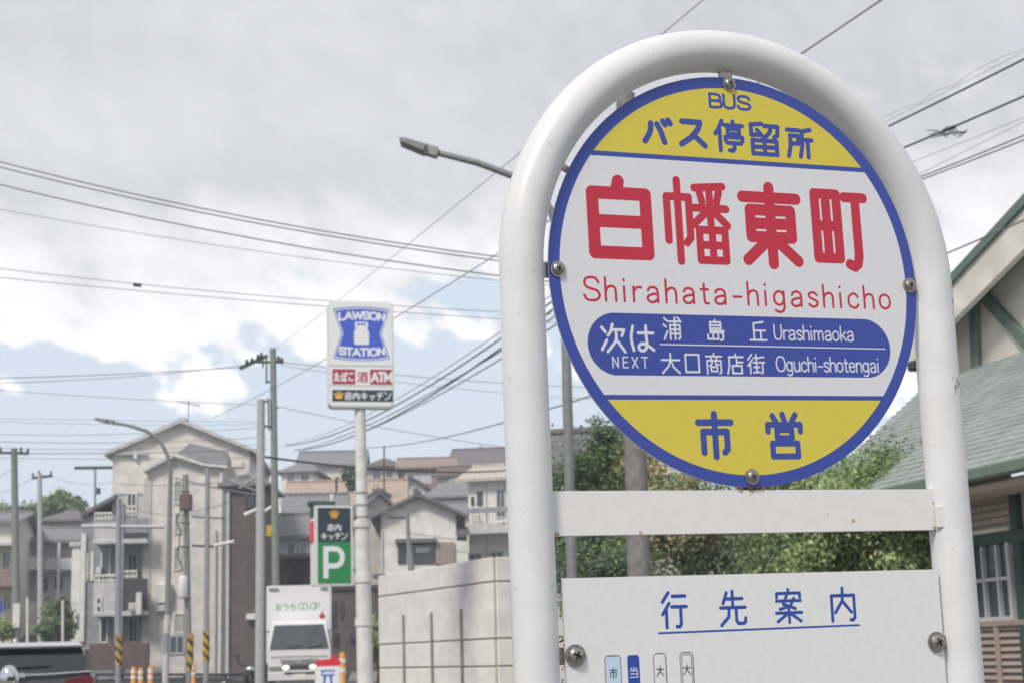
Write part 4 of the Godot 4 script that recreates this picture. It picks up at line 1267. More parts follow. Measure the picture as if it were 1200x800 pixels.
func build_poles():
	var g := "utility poles along the street"
	var s := pole("utility_pole", "thick grey concrete pole behind the round sign, among the trees", "pole", Vector2(733, 110), Vector2(749, 670), 21, .155, .125, M.pole_mid, g)
	arm(s, "crossarm", 700, 285, 770, 290, 21, .04, M.galva)
	arm(s, "crossarm", 705, 320, 765, 324, 21, .04, M.galva)
	insulators(s, [[706, 284], [726, 286], [744, 288], [764, 289]], 21)
	s = pole("utility_pole", "pale pole left of the truck, passing down in front of the brown building", "pole", Vector2(305.5, 468), Vector2(304, 795), 40, .115, .095, M.pole, g)
	arm(s, "bracket", 306, 470, 315, 470, 40, .025, M.dark); arm(s, "bracket", 306, 498, 317, 500, 40, .025, M.dark)
	arm(s, "upright", 314, 466, 315, 504, 40, .02, M.dark); arm(s, "upright", 317, 468, 318, 504, 40, .02, M.dark)
	arm(s, "stay_arm", 305, 577, 264, 561, 40, .03, M.galva); arm(s, "stay_arm", 305, 556, 280, 572, 40, .03, M.galva)
	arm(s, "lamp_bracket", 305, 595, 286, 603, 40, .05, M.white)
	s = pole("utility_pole", "taller dark green-grey pole just behind the pale one, with a crossarm", "pole", Vector2(319.5, 408), Vector2(323, 690), 57, .14, .11, M.pole_dark, g)
	arm(s, "crossarm", 282, 431, 312, 417, 57, .07, M.wire_green, 59); arm(s, "crossarm", 300, 424, 330, 424, 57, .05, M.wire_green)
	arm(s, "upright", 312, 417, 312, 449, 57, .03, M.dark); arm(s, "upright", 308, 420, 308, 430, 57, .03, M.dark); arm(s, "bracket", 311, 448, 320, 446, 57, .03, M.dark)
	insulators(s, [[289, 428], [295, 426], [302, 422], [306, 420], [326, 424], [330, 426]], 57, 1.3)
	arm(s, "bracket", 318, 476, 326, 478, 57, .03, M.dark)
	arm(s, "street_bracket", 321, 592, 300, 605, 57, .06, M.white)
	bx("terminal_box", s, at(316, 622, 57) - s.position, Vector3(.22, .38, .2), M.hazard_yellow)
	s = pole("utility_pole", "dark pole nearest the left edge with a white notice strapped on", "pole", Vector2(16, 525), Vector2(19, 752), 58, .14, .11, M.pole_dark, g)
	arm(s, "crossarm", -6, 530, 33, 531, 58, .05, M.dark)
	insulators(s, [[0, 529], [24, 529], [32, 530]], 58)
	bx("notice", s, at(18.5, 721, 57.8) - s.position, Vector3(.24, .82, .03), M.white)
	s = pole("utility_pole", "slimmer pole with a T crossarm in front of the olive tree", "pole", Vector2(46, 554), Vector2(47, 745), 74, .14, .10, M.pole, g)
	arm(s, "crossarm", 37, 560, 61, 557, 74, .06, M.dark); insulators(s, [[38, 558], [45, 555], [59, 556]], 74)
	s = pole("utility_pole", "pale pole with a dark transformer in front of the apartments", "pole", Vector2(217, 556), Vector2(221, 795), 47, .10, .085, M.galva, g)
	stripes(s, s.get_meta("height") * .0 + at(221, 786, 47).y - s.position.y, at(221, 743, 47).y - s.position.y, .105)
	var tb := at(217.5, 588, 46.7) - s.position
	bx("transformer", s, tb, Vector3(.32, .46, .3), M.plum)
	bar("cable_loop", s, [tb + Vector3(-.1, -.2, .1), tb + Vector3(-.25, -.5, .1), tb + Vector3(-.12, -.8, .1), tb + Vector3(-.2, -1.5, .1), tb + Vector3(-.05, -1.9, .05)], .018, M.dark)
	var can := begin()
	lathe(can, [Vector2(0, 0), Vector2(.11, 0), Vector2(.13, .04), Vector2(.13, .56), Vector2(.1, .62), Vector2(0, .64)], 14)
	put("white_canister", done(can), M.white, s, at(214, 701, 46.8) - s.position)
	for y in [575.0, 612.0, 640.0, 700.0]: arm(s, "bracket", 210, y, 222, y + 1, 46.8, .02, M.dark)
	s = pole("utility_pole", "blue-grey pole with striped sleeve, right of the transformer pole", "pole", Vector2(243, 548), Vector2(241, 795), 49, .085, .07, M.blue_grey, g)
	stripes(s, at(241, 774, 49).y - s.position.y, at(241, 739, 49).y - s.position.y, .095)
	arm(s, "crossarm", 225, 639, 250, 640, 49, .035, M.dark); arm(s, "crossarm", 224, 605, 262, 607, 49, .02, M.dark)
	arm(s, "arm_lamp", 250, 639, 274, 634, 49, .05, M.white)
	s = pole("utility_pole", "grey-blue pole with striped sleeve in front of the balconies", "pole", Vector2(139, 584), Vector2(138, 790), 48, .085, .075, M.blue_grey, g)
	stripes(s, at(138, 779, 48).y - s.position.y, at(138, 744, 48).y - s.position.y, .095)
	arm(s, "white_crossarm", 95, 616, 192, 617, 48, .05, M.light_grey)
	s = pole("service_pole", "slim pole with a white-tipped arm in front of the white gabled house", "pole", Vector2(477, 598), Vector2(482, 700), 52, .09, .06, M.pole_dark)
	arm(s, "arm", 454, 606, 478, 606, 52, .03, M.dark)
	bar("dark_sleeve", s, [at(480, 640, 52) - s.position, at(482, 668, 52) - s.position], .1, M.pole_dark)
	s = pole("service_pole", "thin pole carrying a long dark bar above the left roofs", "pole", Vector2(111, 547), Vector2(111, 600), 80, .06, .05, M.lamp_grey)
	arm(s, "long_bar", 87, 548, 172, 547, 80, .075, M.dark)
	bx("switch_box", s, at(115, 575, 80) - s.position, Vector3(.16, .3, .2), M.dark)
	for q in [[31.5, 700.0, 750.0, "white post beside the strapped notice pole"], [73, 703.0, 748.0, "white post standing in front of the round bush"]]:
		pole("marker_post", q[3], "post", Vector2(q[0], q[1]), Vector2(q[0], q[2]), 52, .04, .04, M.white, "slim white posts at left")
	pole("service_pole", "thin dark pole among the hill houses right of the shop pole", "pole", Vector2(450, 522), Vector2(450, 560), 100, .05, .05, M.dark)
	s = pole("service_pole", "short dark pole on the slope between shop sign and parking sign", "pole", Vector2(394, 562), Vector2(394, 590), 88, .06, .06, M.dark)
	# street lamps
	s = thing("street_lamp", "tall street lamp whose arm reaches out left above the sign tube", "street lamp", Transform3D(Basis(), Vector3(at(672, 770, 20).x, ground(0, -20), -20)))
	var arc := []
	for q in [[664, 430], [660, 330], [655, 275], [645, 245], [628, 223], [600, 206], [560, 191], [512, 179]]: arc.append(at(q[0], q[1], 20) - s.position)
	bar("pole", s, [Vector3.ZERO, arc[0]], .07, M.lamp_grey, .06, 16)
	bar("arm", s, arc, .055, M.lamp_grey, .04, 12)
	lamp_head(s, at(508, 178, 20) - s.position, at(468, 166, 20) - s.position)
	s = thing("street_lamp", "slim street lamp arching left in front of the apartment gable", "street lamp", Transform3D(Basis(), Vector3(at(193, 780, 42).x, ground(-9, -42), -42)))
	arc = []
	for q in [[196, 720], [198.5, 600], [199.5, 553], [196, 533], [188, 517], [172, 505], [150, 498], [129, 494]]: arc.append(at(q[0], q[1], 42) - s.position)
	bar("pole", s, [Vector3.ZERO, arc[0]], .085, M.light_grey, .08, 14)
	bar("arm", s, arc, .075, M.lamp_grey, .04, 12)
	lamp_head(s, at(130, 494, 42) - s.position, at(111, 491, 42) - s.position)
	bar("blue_band", s, [at(194.5, 742, 42) - s.position, at(194, 765, 42) - s.position], .095, M.blue_grey)

func lamp_head(s: Node3D, a: Vector3, b: Vector3):
	var l := a.distance_to(b)
	var d := (b - a).normalized()
	var bs := Basis(d, Vector3(0, 0, 1).cross(d).normalized(), Vector3(0, 0, 1))
	var st := begin()
	prism(st, [Vector2(l * .22, -.035), Vector2(l * .9, -.03), Vector2(l, -.012), Vector2(l * .96, .02), Vector2(l * .25, .055)], -.14, .14)
	put("lamp_head", done(st), M.lamp_grey, s, a, bs)
	var st2 := begin()
	prism(st2, roundrect(-.06, -.055, l * .28, .06, .02, 3), -.075, .075)
	put("lamp_socket", done(st2), M.galva, s, a, bs)
	bx("lens", s, a + bs * Vector3(l * .6, -.036, 0), Vector3(l * .5, .012, .2), M.curtain, bs)

func build_wires():
	var w := func(x0, y0, d0, x1, y1, d1, sag, r, m, label): wire(at(x0, y0, d0), at(x1, y1, d1), sag, r, m, label)
	# from the concrete pole hidden behind the disc to the right, over the camera's right shoulder
	w.call(1420, -45, 12, 730, 286, 21, .10, .012, M.wire_green, "upper dark green cable at right, under a wavy lashing wire")
	w.call(1420, 12, 12, 745, 288, 21, .12, .012, M.wire_green, "second dark green cable at right, with a splice knot on it")
	w.call(1420, 62, 12, 760, 308, 21, .16, .008, M.wire, "upper of two close dark cables at right below the green ones")
	w.call(1420, 74, 12, 762, 316, 21, .10, .008, M.wire, "lower of two close dark cables at right below the green ones")
	w.call(1420, 45, 12, 750, 300, 21, .1, .0035, M.wire_pale, "thin pale wire at right running just under the knotted cable")
	w.call(1420, 35, 13, 760, 372, 21, -.05, .0035, M.wire_pale, "thin pale wire at right slanting towards the gable roof")
	w.call(1420, 160, 10, 762, 425, 21, .1, .008, M.wire, "single dark wire at right passing in front of the gable edge")
	wire(at(1420, -60, 12), at(730, 284, 21), .10, .0028, M.wire_pale, "wavy lashing wire looping above the upper green cable", "lashing_wire", .045)
	wire(at(1420, -56, 12), at(730, 282, 21), .10, .0028, M.wire_pale, "straight thin carrier wire through the tops of the wavy loops")
	var k := thing("cable_splice", "tangled knot of wire on the second green cable at right", "cable", Transform3D(Basis(), at(1113, 152, 15.6)))
	var r := RandomNumberGenerator.new()
	r.seed = 3
	for i in 5:
		var pts := []
		for j in 7: pts.append(Vector3(-.16 + j * .055 + r.randfn() * .02, .03 * sin(j * 2.0 + i) - .04 + r.randfn() * .02, r.randfn() * .02))
		bar("loose_end", k, pts, .005, M.dark if i < 2 else M.wire_pale)
	bar("clamp", k, [Vector3(-.06, -.01, 0), Vector3(.06, .03, 0)], .02, M.dark)
	# from the concrete pole to the poles up the road
	w.call(728, 292, 21, 335, 522, 57, .55, .018, M.wire_green, "upper dark cable rising right across the sky from the road poles")
	w.call(728, 300, 21, 345, 527, 57, .6, .020, M.wire_green, "thickest green-black cable rising right beside the shop sign")
	w.call(730, 318, 21, 350, 527, 57, .35, .014, M.wire, "third dark cable rising right below the thick one")
	w.call(730, 330, 21, 372, 524, 57, .3, .014, M.wire, "lowest of the dark cables rising right to the sign tube")
	w.call(728, 284, 21, 332, 521, 57, .5, .010, M.wire_pale, "thin wire just above the bundle of rising cables")
	w.call(745, 446, 21, 428, 524, 57, .22, .014, M.wire, "dark wire climbing gently right behind the sign to the lamp pole")
	w.call(1180, -100, 15, 250, 489, 60, .35, .012, M.wire, "long dark wire from the top right down past the shop sign's edge")
	w.call(900, -64, 15, 318, 412, 57, .1, .008, M.wire_pale, "thin straight wire running up behind the sign arch to the top edge")
	# across the road from the left
	w.call(-200, 133, 22, 740, 318, 21, .30, .010, M.wire, "topmost of the wires sweeping down from the left edge")
	w.call(-200, 141, 22, 740, 323, 21, .28, .010, M.wire, "second wire from the top, close under the topmost at left")
	w.call(-200, 163, 22, 740, 340, 21, .27, .010, M.wire, "third wire from the top at left, a gap below the pair")
	w.call(-200, 206, 30, 740, 343, 30, .25, .008, M.wire_pale, "fourth, fainter wire from the top at left")
	w.call(-200, 288, 42, 740, 372, 42, .30, .012, M.wire_pale, "fifth wire from the top at left, meeting the one with a joint")
	var j: MeshInstance3D = wire(at(-200, 304, 42), at(740, 383, 42), .15, .012, M.wire_pale, "sixth wire from the top at left, with a small dark joint")
	bar("joint", j, [at(156, 333.5, 42) - j.position, at(165, 334.5, 42) - j.position], .05, M.dark)
	# level wires at left
	w.call(-200, 446, 45, 284, 430, 59, .1, .014, M.wire, "upper level wire at left running to the green crossarm")
	w.call(-200, 449, 45, 290, 427, 59, .25, .012, M.wire, "second level wire at left running to the green crossarm")
	w.call(-200, 440, 45, 300, 474, 59, .1, .010, M.wire_pale, "faint wire at left slanting down behind the small cloud")
	w.call(330, 424, 57, 800, 455, 70, .25, .014, M.wire, "wire from the crossarm passing behind the shop sign to the right")
	w.call(330, 428, 57, 800, 470, 70, .3, .012, M.wire_pale, "thin wire under the one behind the shop sign")
	w.call(326, 476, 57, 800, 540, 75, .4, .014, M.wire_pale, "thin wire low over the hill roofs right of the poles")
	wire(at(-120, 490, 50), at(308, 498, 55), .1, .008, M.wire_pale, "wavy thin wire over the left lamp head", "lashing_wire", .05)
	w.call(-120, 488, 50, 308, 494, 55, .02, .008, M.wire_pale, "thin straight wire carrying the wavy one at left")
	w.call(-120, 504, 58, 312, 500, 57, .22, .012, M.wire_pale, "first of the close level wires below the lamp head at left")
	w.call(-120, 512, 58, 312, 512, 57, .2, .012, M.wire, "second of the close level wires below the lamp head at left")
	w.call(-120, 519, 58, 312, 520, 57, .2, .012, M.wire_pale, "third of the close level wires below the lamp head at left")
	w.call(-120, 528, 58, 312, 526, 57, .12, .016, M.wire, "fourth of the close level wires, on the left pole's crossarm")
	w.call(-120, 533, 58, 312, 535, 57, .1, .012, M.wire_pale, "lowest level wire across the apartment eave")
	w.call(33, 531, 58, -60, 590, 50, .2, .010, M.wire_pale, "faint wire dropping left from the left pole's crossarm")
	w.call(59, 557, 74, 130, 565, 66, .2, .012, M.wire_pale, "service wire from the T pole to the apartment wall")
	w.call(38, 560, 74, -80, 590, 60, .3, .012, M.wire_pale, "service wire from the T pole to the left edge")
	w.call(172, 547, 80, 305, 580, 42, .15, .03, M.wire, "thick dark cable bundle across the apartment front")
	w.call(135, 566, 60, 305, 560, 42, .12, .012, M.wire, "thin dark wire across the bay gable of the apartments")
	w.call(305, 572, 40, 217, 600, 47, .1, .012, M.wire, "service wire from the pale pole to the transformer pole")
	w.call(243, 600, 49, 139, 590, 48, .2, .010, M.wire, "sagging wire between the two striped poles across the balconies")
	w.call(310, 535, 40, 640, 546, 66, .3, .035, M.dark, "heavy black cable above the hill roofs")
	w.call(323, 548, 57, 424, 596, 34, .1, .010, M.wire_pale, "service wire down to the shop pole")
	w.call(322, 575, 57, 478, 600, 52, .2, .012, M.wire_pale, "service wire to the slim pole by the white gable")
	w.call(478, 624, 52, 740, 640, 60, .2, .012, M.wire, "wire across the white gable and the balcony house")
	w.call(480, 640, 52, 740, 652, 60, .15, .012, M.wire_pale, "lower wire across the white gable window")
	w.call(323, 560, 57, 345, 660, 74, .1, .012, M.wire_pale, "drop wire to the stair behind the truck")

# ---------------------------------------------------------------- shop signs
func crown_mark(c: Vector2, r: float, col: Color):
	var p := []
	for q in [[-.8, -.7], [.8, -.7], [1.0, .5], [.5, .1], [.35, .9], [0, .4], [-.35, .9], [-.5, .1], [-1.0, .5]]: p.append(c + Vector2(q[0], q[1]) * r)
	blot(p, col)
	for q in [[-1.0, .5], [-.35, .9], [.35, .9], [1.0, .5]]: ink(c + Vector2(q[0], q[1]) * r, c + Vector2(q[0], q[1]) * r, r * .55, col)

func build_shop_signs():
	var white := rgb(226, 230, 232); var blue := rgb(62, 92, 200); var wine := rgb(168, 40, 72); var navy := rgb(44, 58, 70)
	var d := 34.0
	var base := at(428, 775, d)
	base.y = ground(base.x, base.z) - .02
	var top_p := at(421.5, 480, d) - base
	var s := thing("shop_pole_sign", "tall convenience store pole sign, blue and white with a milk can", "sign", Transform3D(Basis(), base))
	bar("pole", s, [Vector3.ZERO, top_p * .62], .165, M.white, .155, 20)
	bar("upper_pole", s, [top_p * .62, top_p + Vector3(0, .4, 0)], .115, M.white, .11, 18)
	for f in [.30, .44, .62]: bar("coupling", s, [top_p * (f - .012), top_p * (f + .012)], .185, M.white, -1, 20)
	for f in [.62, .66, .7]: bar("band", s, [top_p * (f + .02), top_p * (f + .024)], .13, M.galva, -1, 18)
	var yaw := .22
	var t := Transform3D(Basis(Vector3.UP, yaw), at(422, 414, d - .15))
	var P := func(x, y): 
		var v := onto(t, x, y)
		return Vector2(v.x, v.y)
	var a: Vector2 = P.call(385, 477); var b: Vector2 = P.call(460.5, 354)
	var q := t.origin - base
	var bs := Basis(Vector3.UP, yaw)
	var st := begin()
	prism(st, roundrect(a.x, a.y, b.x, b.y, .12, 6), -.32, 0)
	put("sign_box", done(st), M.sign_white, s, q, bs)
	var W := 405.0; var H := 680.0
	var fw := b.x - a.x; var fh := b.y - a.y
	sheet(0, H, W, H, 1.6, white)
	var shield := func(k: float, kk: float, c: Color):
		var cx := 205.0; var cy := 470.0
		var pts := []
		for i in 13:
			var f := -1.0 + i / 6.0
			pts.append(Vector2(cx + f * 176 * k, cy + (158 + 16 * (1 - f * f)) * kk))
		for i in 9:
			var f := 1.0 - i / 4.0
			pts.append(Vector2(cx + (176 - 52 * (1 - absf(f))) * k, cy + f * 158 * kk))
		for i in 13:
			var f := 1.0 - i / 6.0
			pts.append(Vector2(cx + f * 176 * k, cy - (158 + 16 * (1 - f * f)) * kk))
		for i in 9:
			var f := -1.0 + i / 4.0
			pts.append(Vector2(cx - (176 - 52 * (1 - absf(f))) * k, cy + f * 158 * kk))
		blot(pts, c)
	shield.call(1.0, 1.0, blue); shield.call(.955, .965, white); shield.call(.91, .925, blue)
	words("LAWSON", 62, 348, 600, 556, 13, white, 10)
	words("STATION", 66, 344, 384, 340, 13, white, -10)
	blot(roundrect(158, 400, 252, 490, 14), white); blot([Vector2(158, 482), Vector2(252, 482), Vector2(236, 512), Vector2(174, 512)], white)
	blot(roundrect(164, 506, 246, 546, 10), white); blot(roundrect(178, 516, 232, 537, 6), blue); blot(roundrect(184, 508, 226, 526, 5), white)
	canvas.fill_rect(Rect2i(0, int((H - 268) * ppu), int(W * ppu), int(7 * ppu)), rgb(160, 166, 168)); canvas.fill_rect(Rect2i(0, int((H - 140) * ppu), int(W * ppu), int(6 * ppu)), rgb(160, 166, 168))
	blot([Vector2(24, 146), Vector2(164, 146), Vector2(164, 244), Vector2(24, 244)], wine); blot([Vector2(256, 146), Vector2(394, 146), Vector2(394, 244), Vector2(256, 244)], wine)
	glyph("た", 34, 226, 74, 164, 10, white); glyph("ば", 78, 226, 118, 164, 9, white); glyph("こ", 122, 222, 156, 168, 10, white)
	glyph("酒", 176, 230, 244, 160, 8, wine); words("ATM", 264, 388, 222, 168, 14, white)
	blot([Vector2(22, 36), Vector2(398, 36), Vector2(398, 112), Vector2(22, 112)], navy)
	crown_mark(Vector2(62, 72), 24, rgb(236, 178, 60))
	var gx := 98.0
	for ch in "店内キッチン":
		glyph(ch, gx + (8 if ch == "ッ" else 0), 82 if ch == "ッ" else 100, gx + (38 if ch == "ッ" else 44), 48, 7, white); gx += 49.0
	var fm := print_on(.35)
	face("sign_face", s, roundrect(a.x + .03, a.y + .03, b.x - .03, b.y - .03, .09, 6), .012, .01, Rect2(a.x, a.y, fw, fh), fm).transform = Transform3D(bs, q)
	face("sign_face", s, roundrect(-b.x + .03, a.y + .03, -a.x - .03, b.y - .03, .09, 6), .012, .01, Rect2(-b.x, a.y, fw, fh), fm).transform = Transform3D(bs * Basis(Vector3.UP, PI), q + bs * Vector3(0, 0, -.32))
	# parking sign bolted to the pole
	yaw = .36
	t = Transform3D(Basis(Vector3.UP, yaw), at(390, 640, d - .25))
	base = at(391, 640, d - .25)
	var ps := thing("parking_sign", "green and navy box sign with a white P beside the shop pole", "sign", t)
	var v0 := onto(t, 369.5, 686); var v1 := onto(t, 413, 592)
	a = Vector2(v0.x, v0.y); b = Vector2(v1.x, v1.y)
	st = begin()
	prism(st, roundrect(a.x, a.y, b.x, b.y, .02, 3), -.42, 0)
	put("sign_box", done(st), M.sign_white, ps)
	sheet(0, 940, 440, 940, 1.0, rgb(44, 60, 70))
	canvas.fill_rect(Rect2i(0, 430, 440, 510), rgb(40, 138, 78))
	crown_mark(Vector2(220, 850), 52, rgb(222, 168, 56))
	glyph("店", 126, 740, 214, 650, 13, white); glyph("内", 226, 740, 314, 650, 13, white)
	var kx := 40.0
	for ch in "キッチン":
		glyph(ch, kx + (14 if ch == "ッ" else 0), 600 if ch == "ッ" else 630, kx + (74 if ch == "ッ" else 86), 540, 12, white); kx += 92.0
	blot(roundrect(70, 60, 140, 460, 6), white); blot(roundrect(70, 180, 360, 460, 130), white); blot(roundrect(140, 246, 292, 394, 66), rgb(40, 138, 78)); canvas.fill_rect(Rect2i(140, 940 - 394, 60, 148), rgb(40, 138, 78)); blot(roundrect(70, 60, 140, 460, 6), white)
	blot(roundrect(70, 394, 230, 460, 6), white); blot(roundrect(70, 180, 230, 246, 6), white)
	face("sign_face", ps, [Vector2(a.x + .05, a.y + .05), Vector2(b.x - .05, a.y + .05), Vector2(b.x - .05, b.y - .05), Vector2(a.x + .05, b.y - .05)], .012, .01, Rect2(a.x + .05, a.y + .05, b.x - a.x - .1, b.y - a.y - .1), print_on(.35))
	bx("red_strip", ps, Vector3(a.x - .012, lerpf(a.y, b.y, .68), -.26), Vector3(.024, .42, .26), M.red)
	bx("side_board", ps, Vector3(a.x - .006, lerpf(a.y, b.y, .95), -.26), Vector3(.014, .3, .3), M.trim_deep)
	bx("top_board", ps, Vector3(a.x + .2, b.y + .06, -.3), Vector3(.55, .1, .2), M.trim_deep)
	bx("upright", ps, Vector3(a.x + .42, b.y + .15, -.3), Vector3(.06, .22, .06), M.white)
	for f in [.2, .8]: bx("bracket", ps, Vector3(b.x + .08, lerpf(a.y, b.y, f), -.2), Vector3(.2, .05, .06), M.galva)
	# small arrow sign on its post
	var p := at(384, 790, 30)
	var g := ground(p.x, p.z)
	s = thing("arrow_sign", "small white sign with a red arrow on top and a blue mark, before the truck", "sign", Transform3D(Basis(Vector3.UP, .1), Vector3(p.x, g, p.z)))
	t = s.transform
	v0 = onto(t, 369, 830); v1 = onto(t, 399, 780)
	st = begin()
	prism(st, roundrect(v0.x, v0.y, v1.x, v1.y, .02, 3), -.1, 0)
	put("panel_box", done(st), M.sign_white, s)
	sheet(0, 500, 300, 500, 1.2, white)
	blot([Vector2(60, 470), Vector2(240, 470), Vector2(236, 400), Vector2(205, 380), Vector2(225, 180), Vector2(240, 150), Vector2(60, 150), Vector2(75, 180), Vector2(95, 380), Vector2(64, 400)], blue)
	blot(roundrect(118, 190, 182, 360, 20), white); blot(roundrect(128, 350, 172, 390, 8), white); words("LAWSON", 76, 226, 446, 416, 10, white)
	face("panel_face", s, [Vector2(v0.x + .025, v0.y + .02), Vector2(v1.x - .025, v0.y + .02), Vector2(v1.x - .025, v1.y - .02), Vector2(v0.x + .025, v1.y - .02)], .01, .008, Rect2(v0.x + .025, v0.y + .02, v1.x - v0.x - .05, v1.y - v0.y - .04), print_on(.4))
	var y0 := v1.y + .005; var hh := .2
	var xa := v0.x + .02; var xb := v1.x - .02
	plate("arrow", s, [Vector2(xa, y0), Vector2(xb - .02, y0), Vector2(xb + .04, y0 + .06), Vector2(xb - .13, y0 + hh + .02), Vector2(xb - .13, y0 + .13), Vector2(xa, y0 + .10)], -.09, -.01, M.red)
	bar("post", s, [Vector3((v0.x + v1.x) / 2, 0, -.05), Vector3((v0.x + v1.x) / 2, v0.y + .1, -.05)], .03, M.galva)

# ---------------------------------------------------------------- vehicles
func hull(st: SurfaceTool, poly: Array, width: Callable):         # an outline in z, y with a half width that may vary along it
	var pp := PackedVector2Array(poly)
	var ix := Geometry2D.triangulate_polygon(pp)
	for sd in [-1.0, 1.0]:
		for i in range(0, ix.size(), 3):
			var v := []
			for j in 3: v.append(Vector3(sd * width.call(pp[ix[i + j]]), pp[ix[i + j]].y, pp[ix[i + j]].x))
			if ((v[1] - v[0]) as Vector3).cross(v[2] - v[0]).x * sd > 0: tri(st, v[0], v[1], v[2])
			else: tri(st, v[0], v[2], v[1])
	var area := 0.0
	for i in pp.size(): area += pp[i].cross(pp[(i + 1) % pp.size()])
	for i in pp.size():
		var a := pp[i]; var b := pp[(i + 1) % pp.size()]
		var wa: float = width.call(a); var wb: float = width.call(b)
		var q := [Vector3(-wa, a.y, a.x), Vector3(wa, a.y, a.x), Vector3(wb, b.y, b.x), Vector3(-wb, b.y, b.x)]
		if area < 0: quad(st, q[0], q[1], q[2], q[3])
		else: quad(st, q[3], q[2], q[1], q[0])

func wheel(s: Node3D, p: Vector3, r: float, w: float):
	var st := begin()
	tube(st, [Vector3(-w / 2, 0, 0), Vector3(w / 2, 0, 0)], r, r, 20)
	var o := put("wheel", done(st), M.tyre, s, p)
	st = begin()
	tube(st, [Vector3(-w / 2 - .01, 0, 0), Vector3(w / 2 + .01, 0, 0)], r * .62, r * .62, 16)
	put("rim", done(st), M.galva, o)

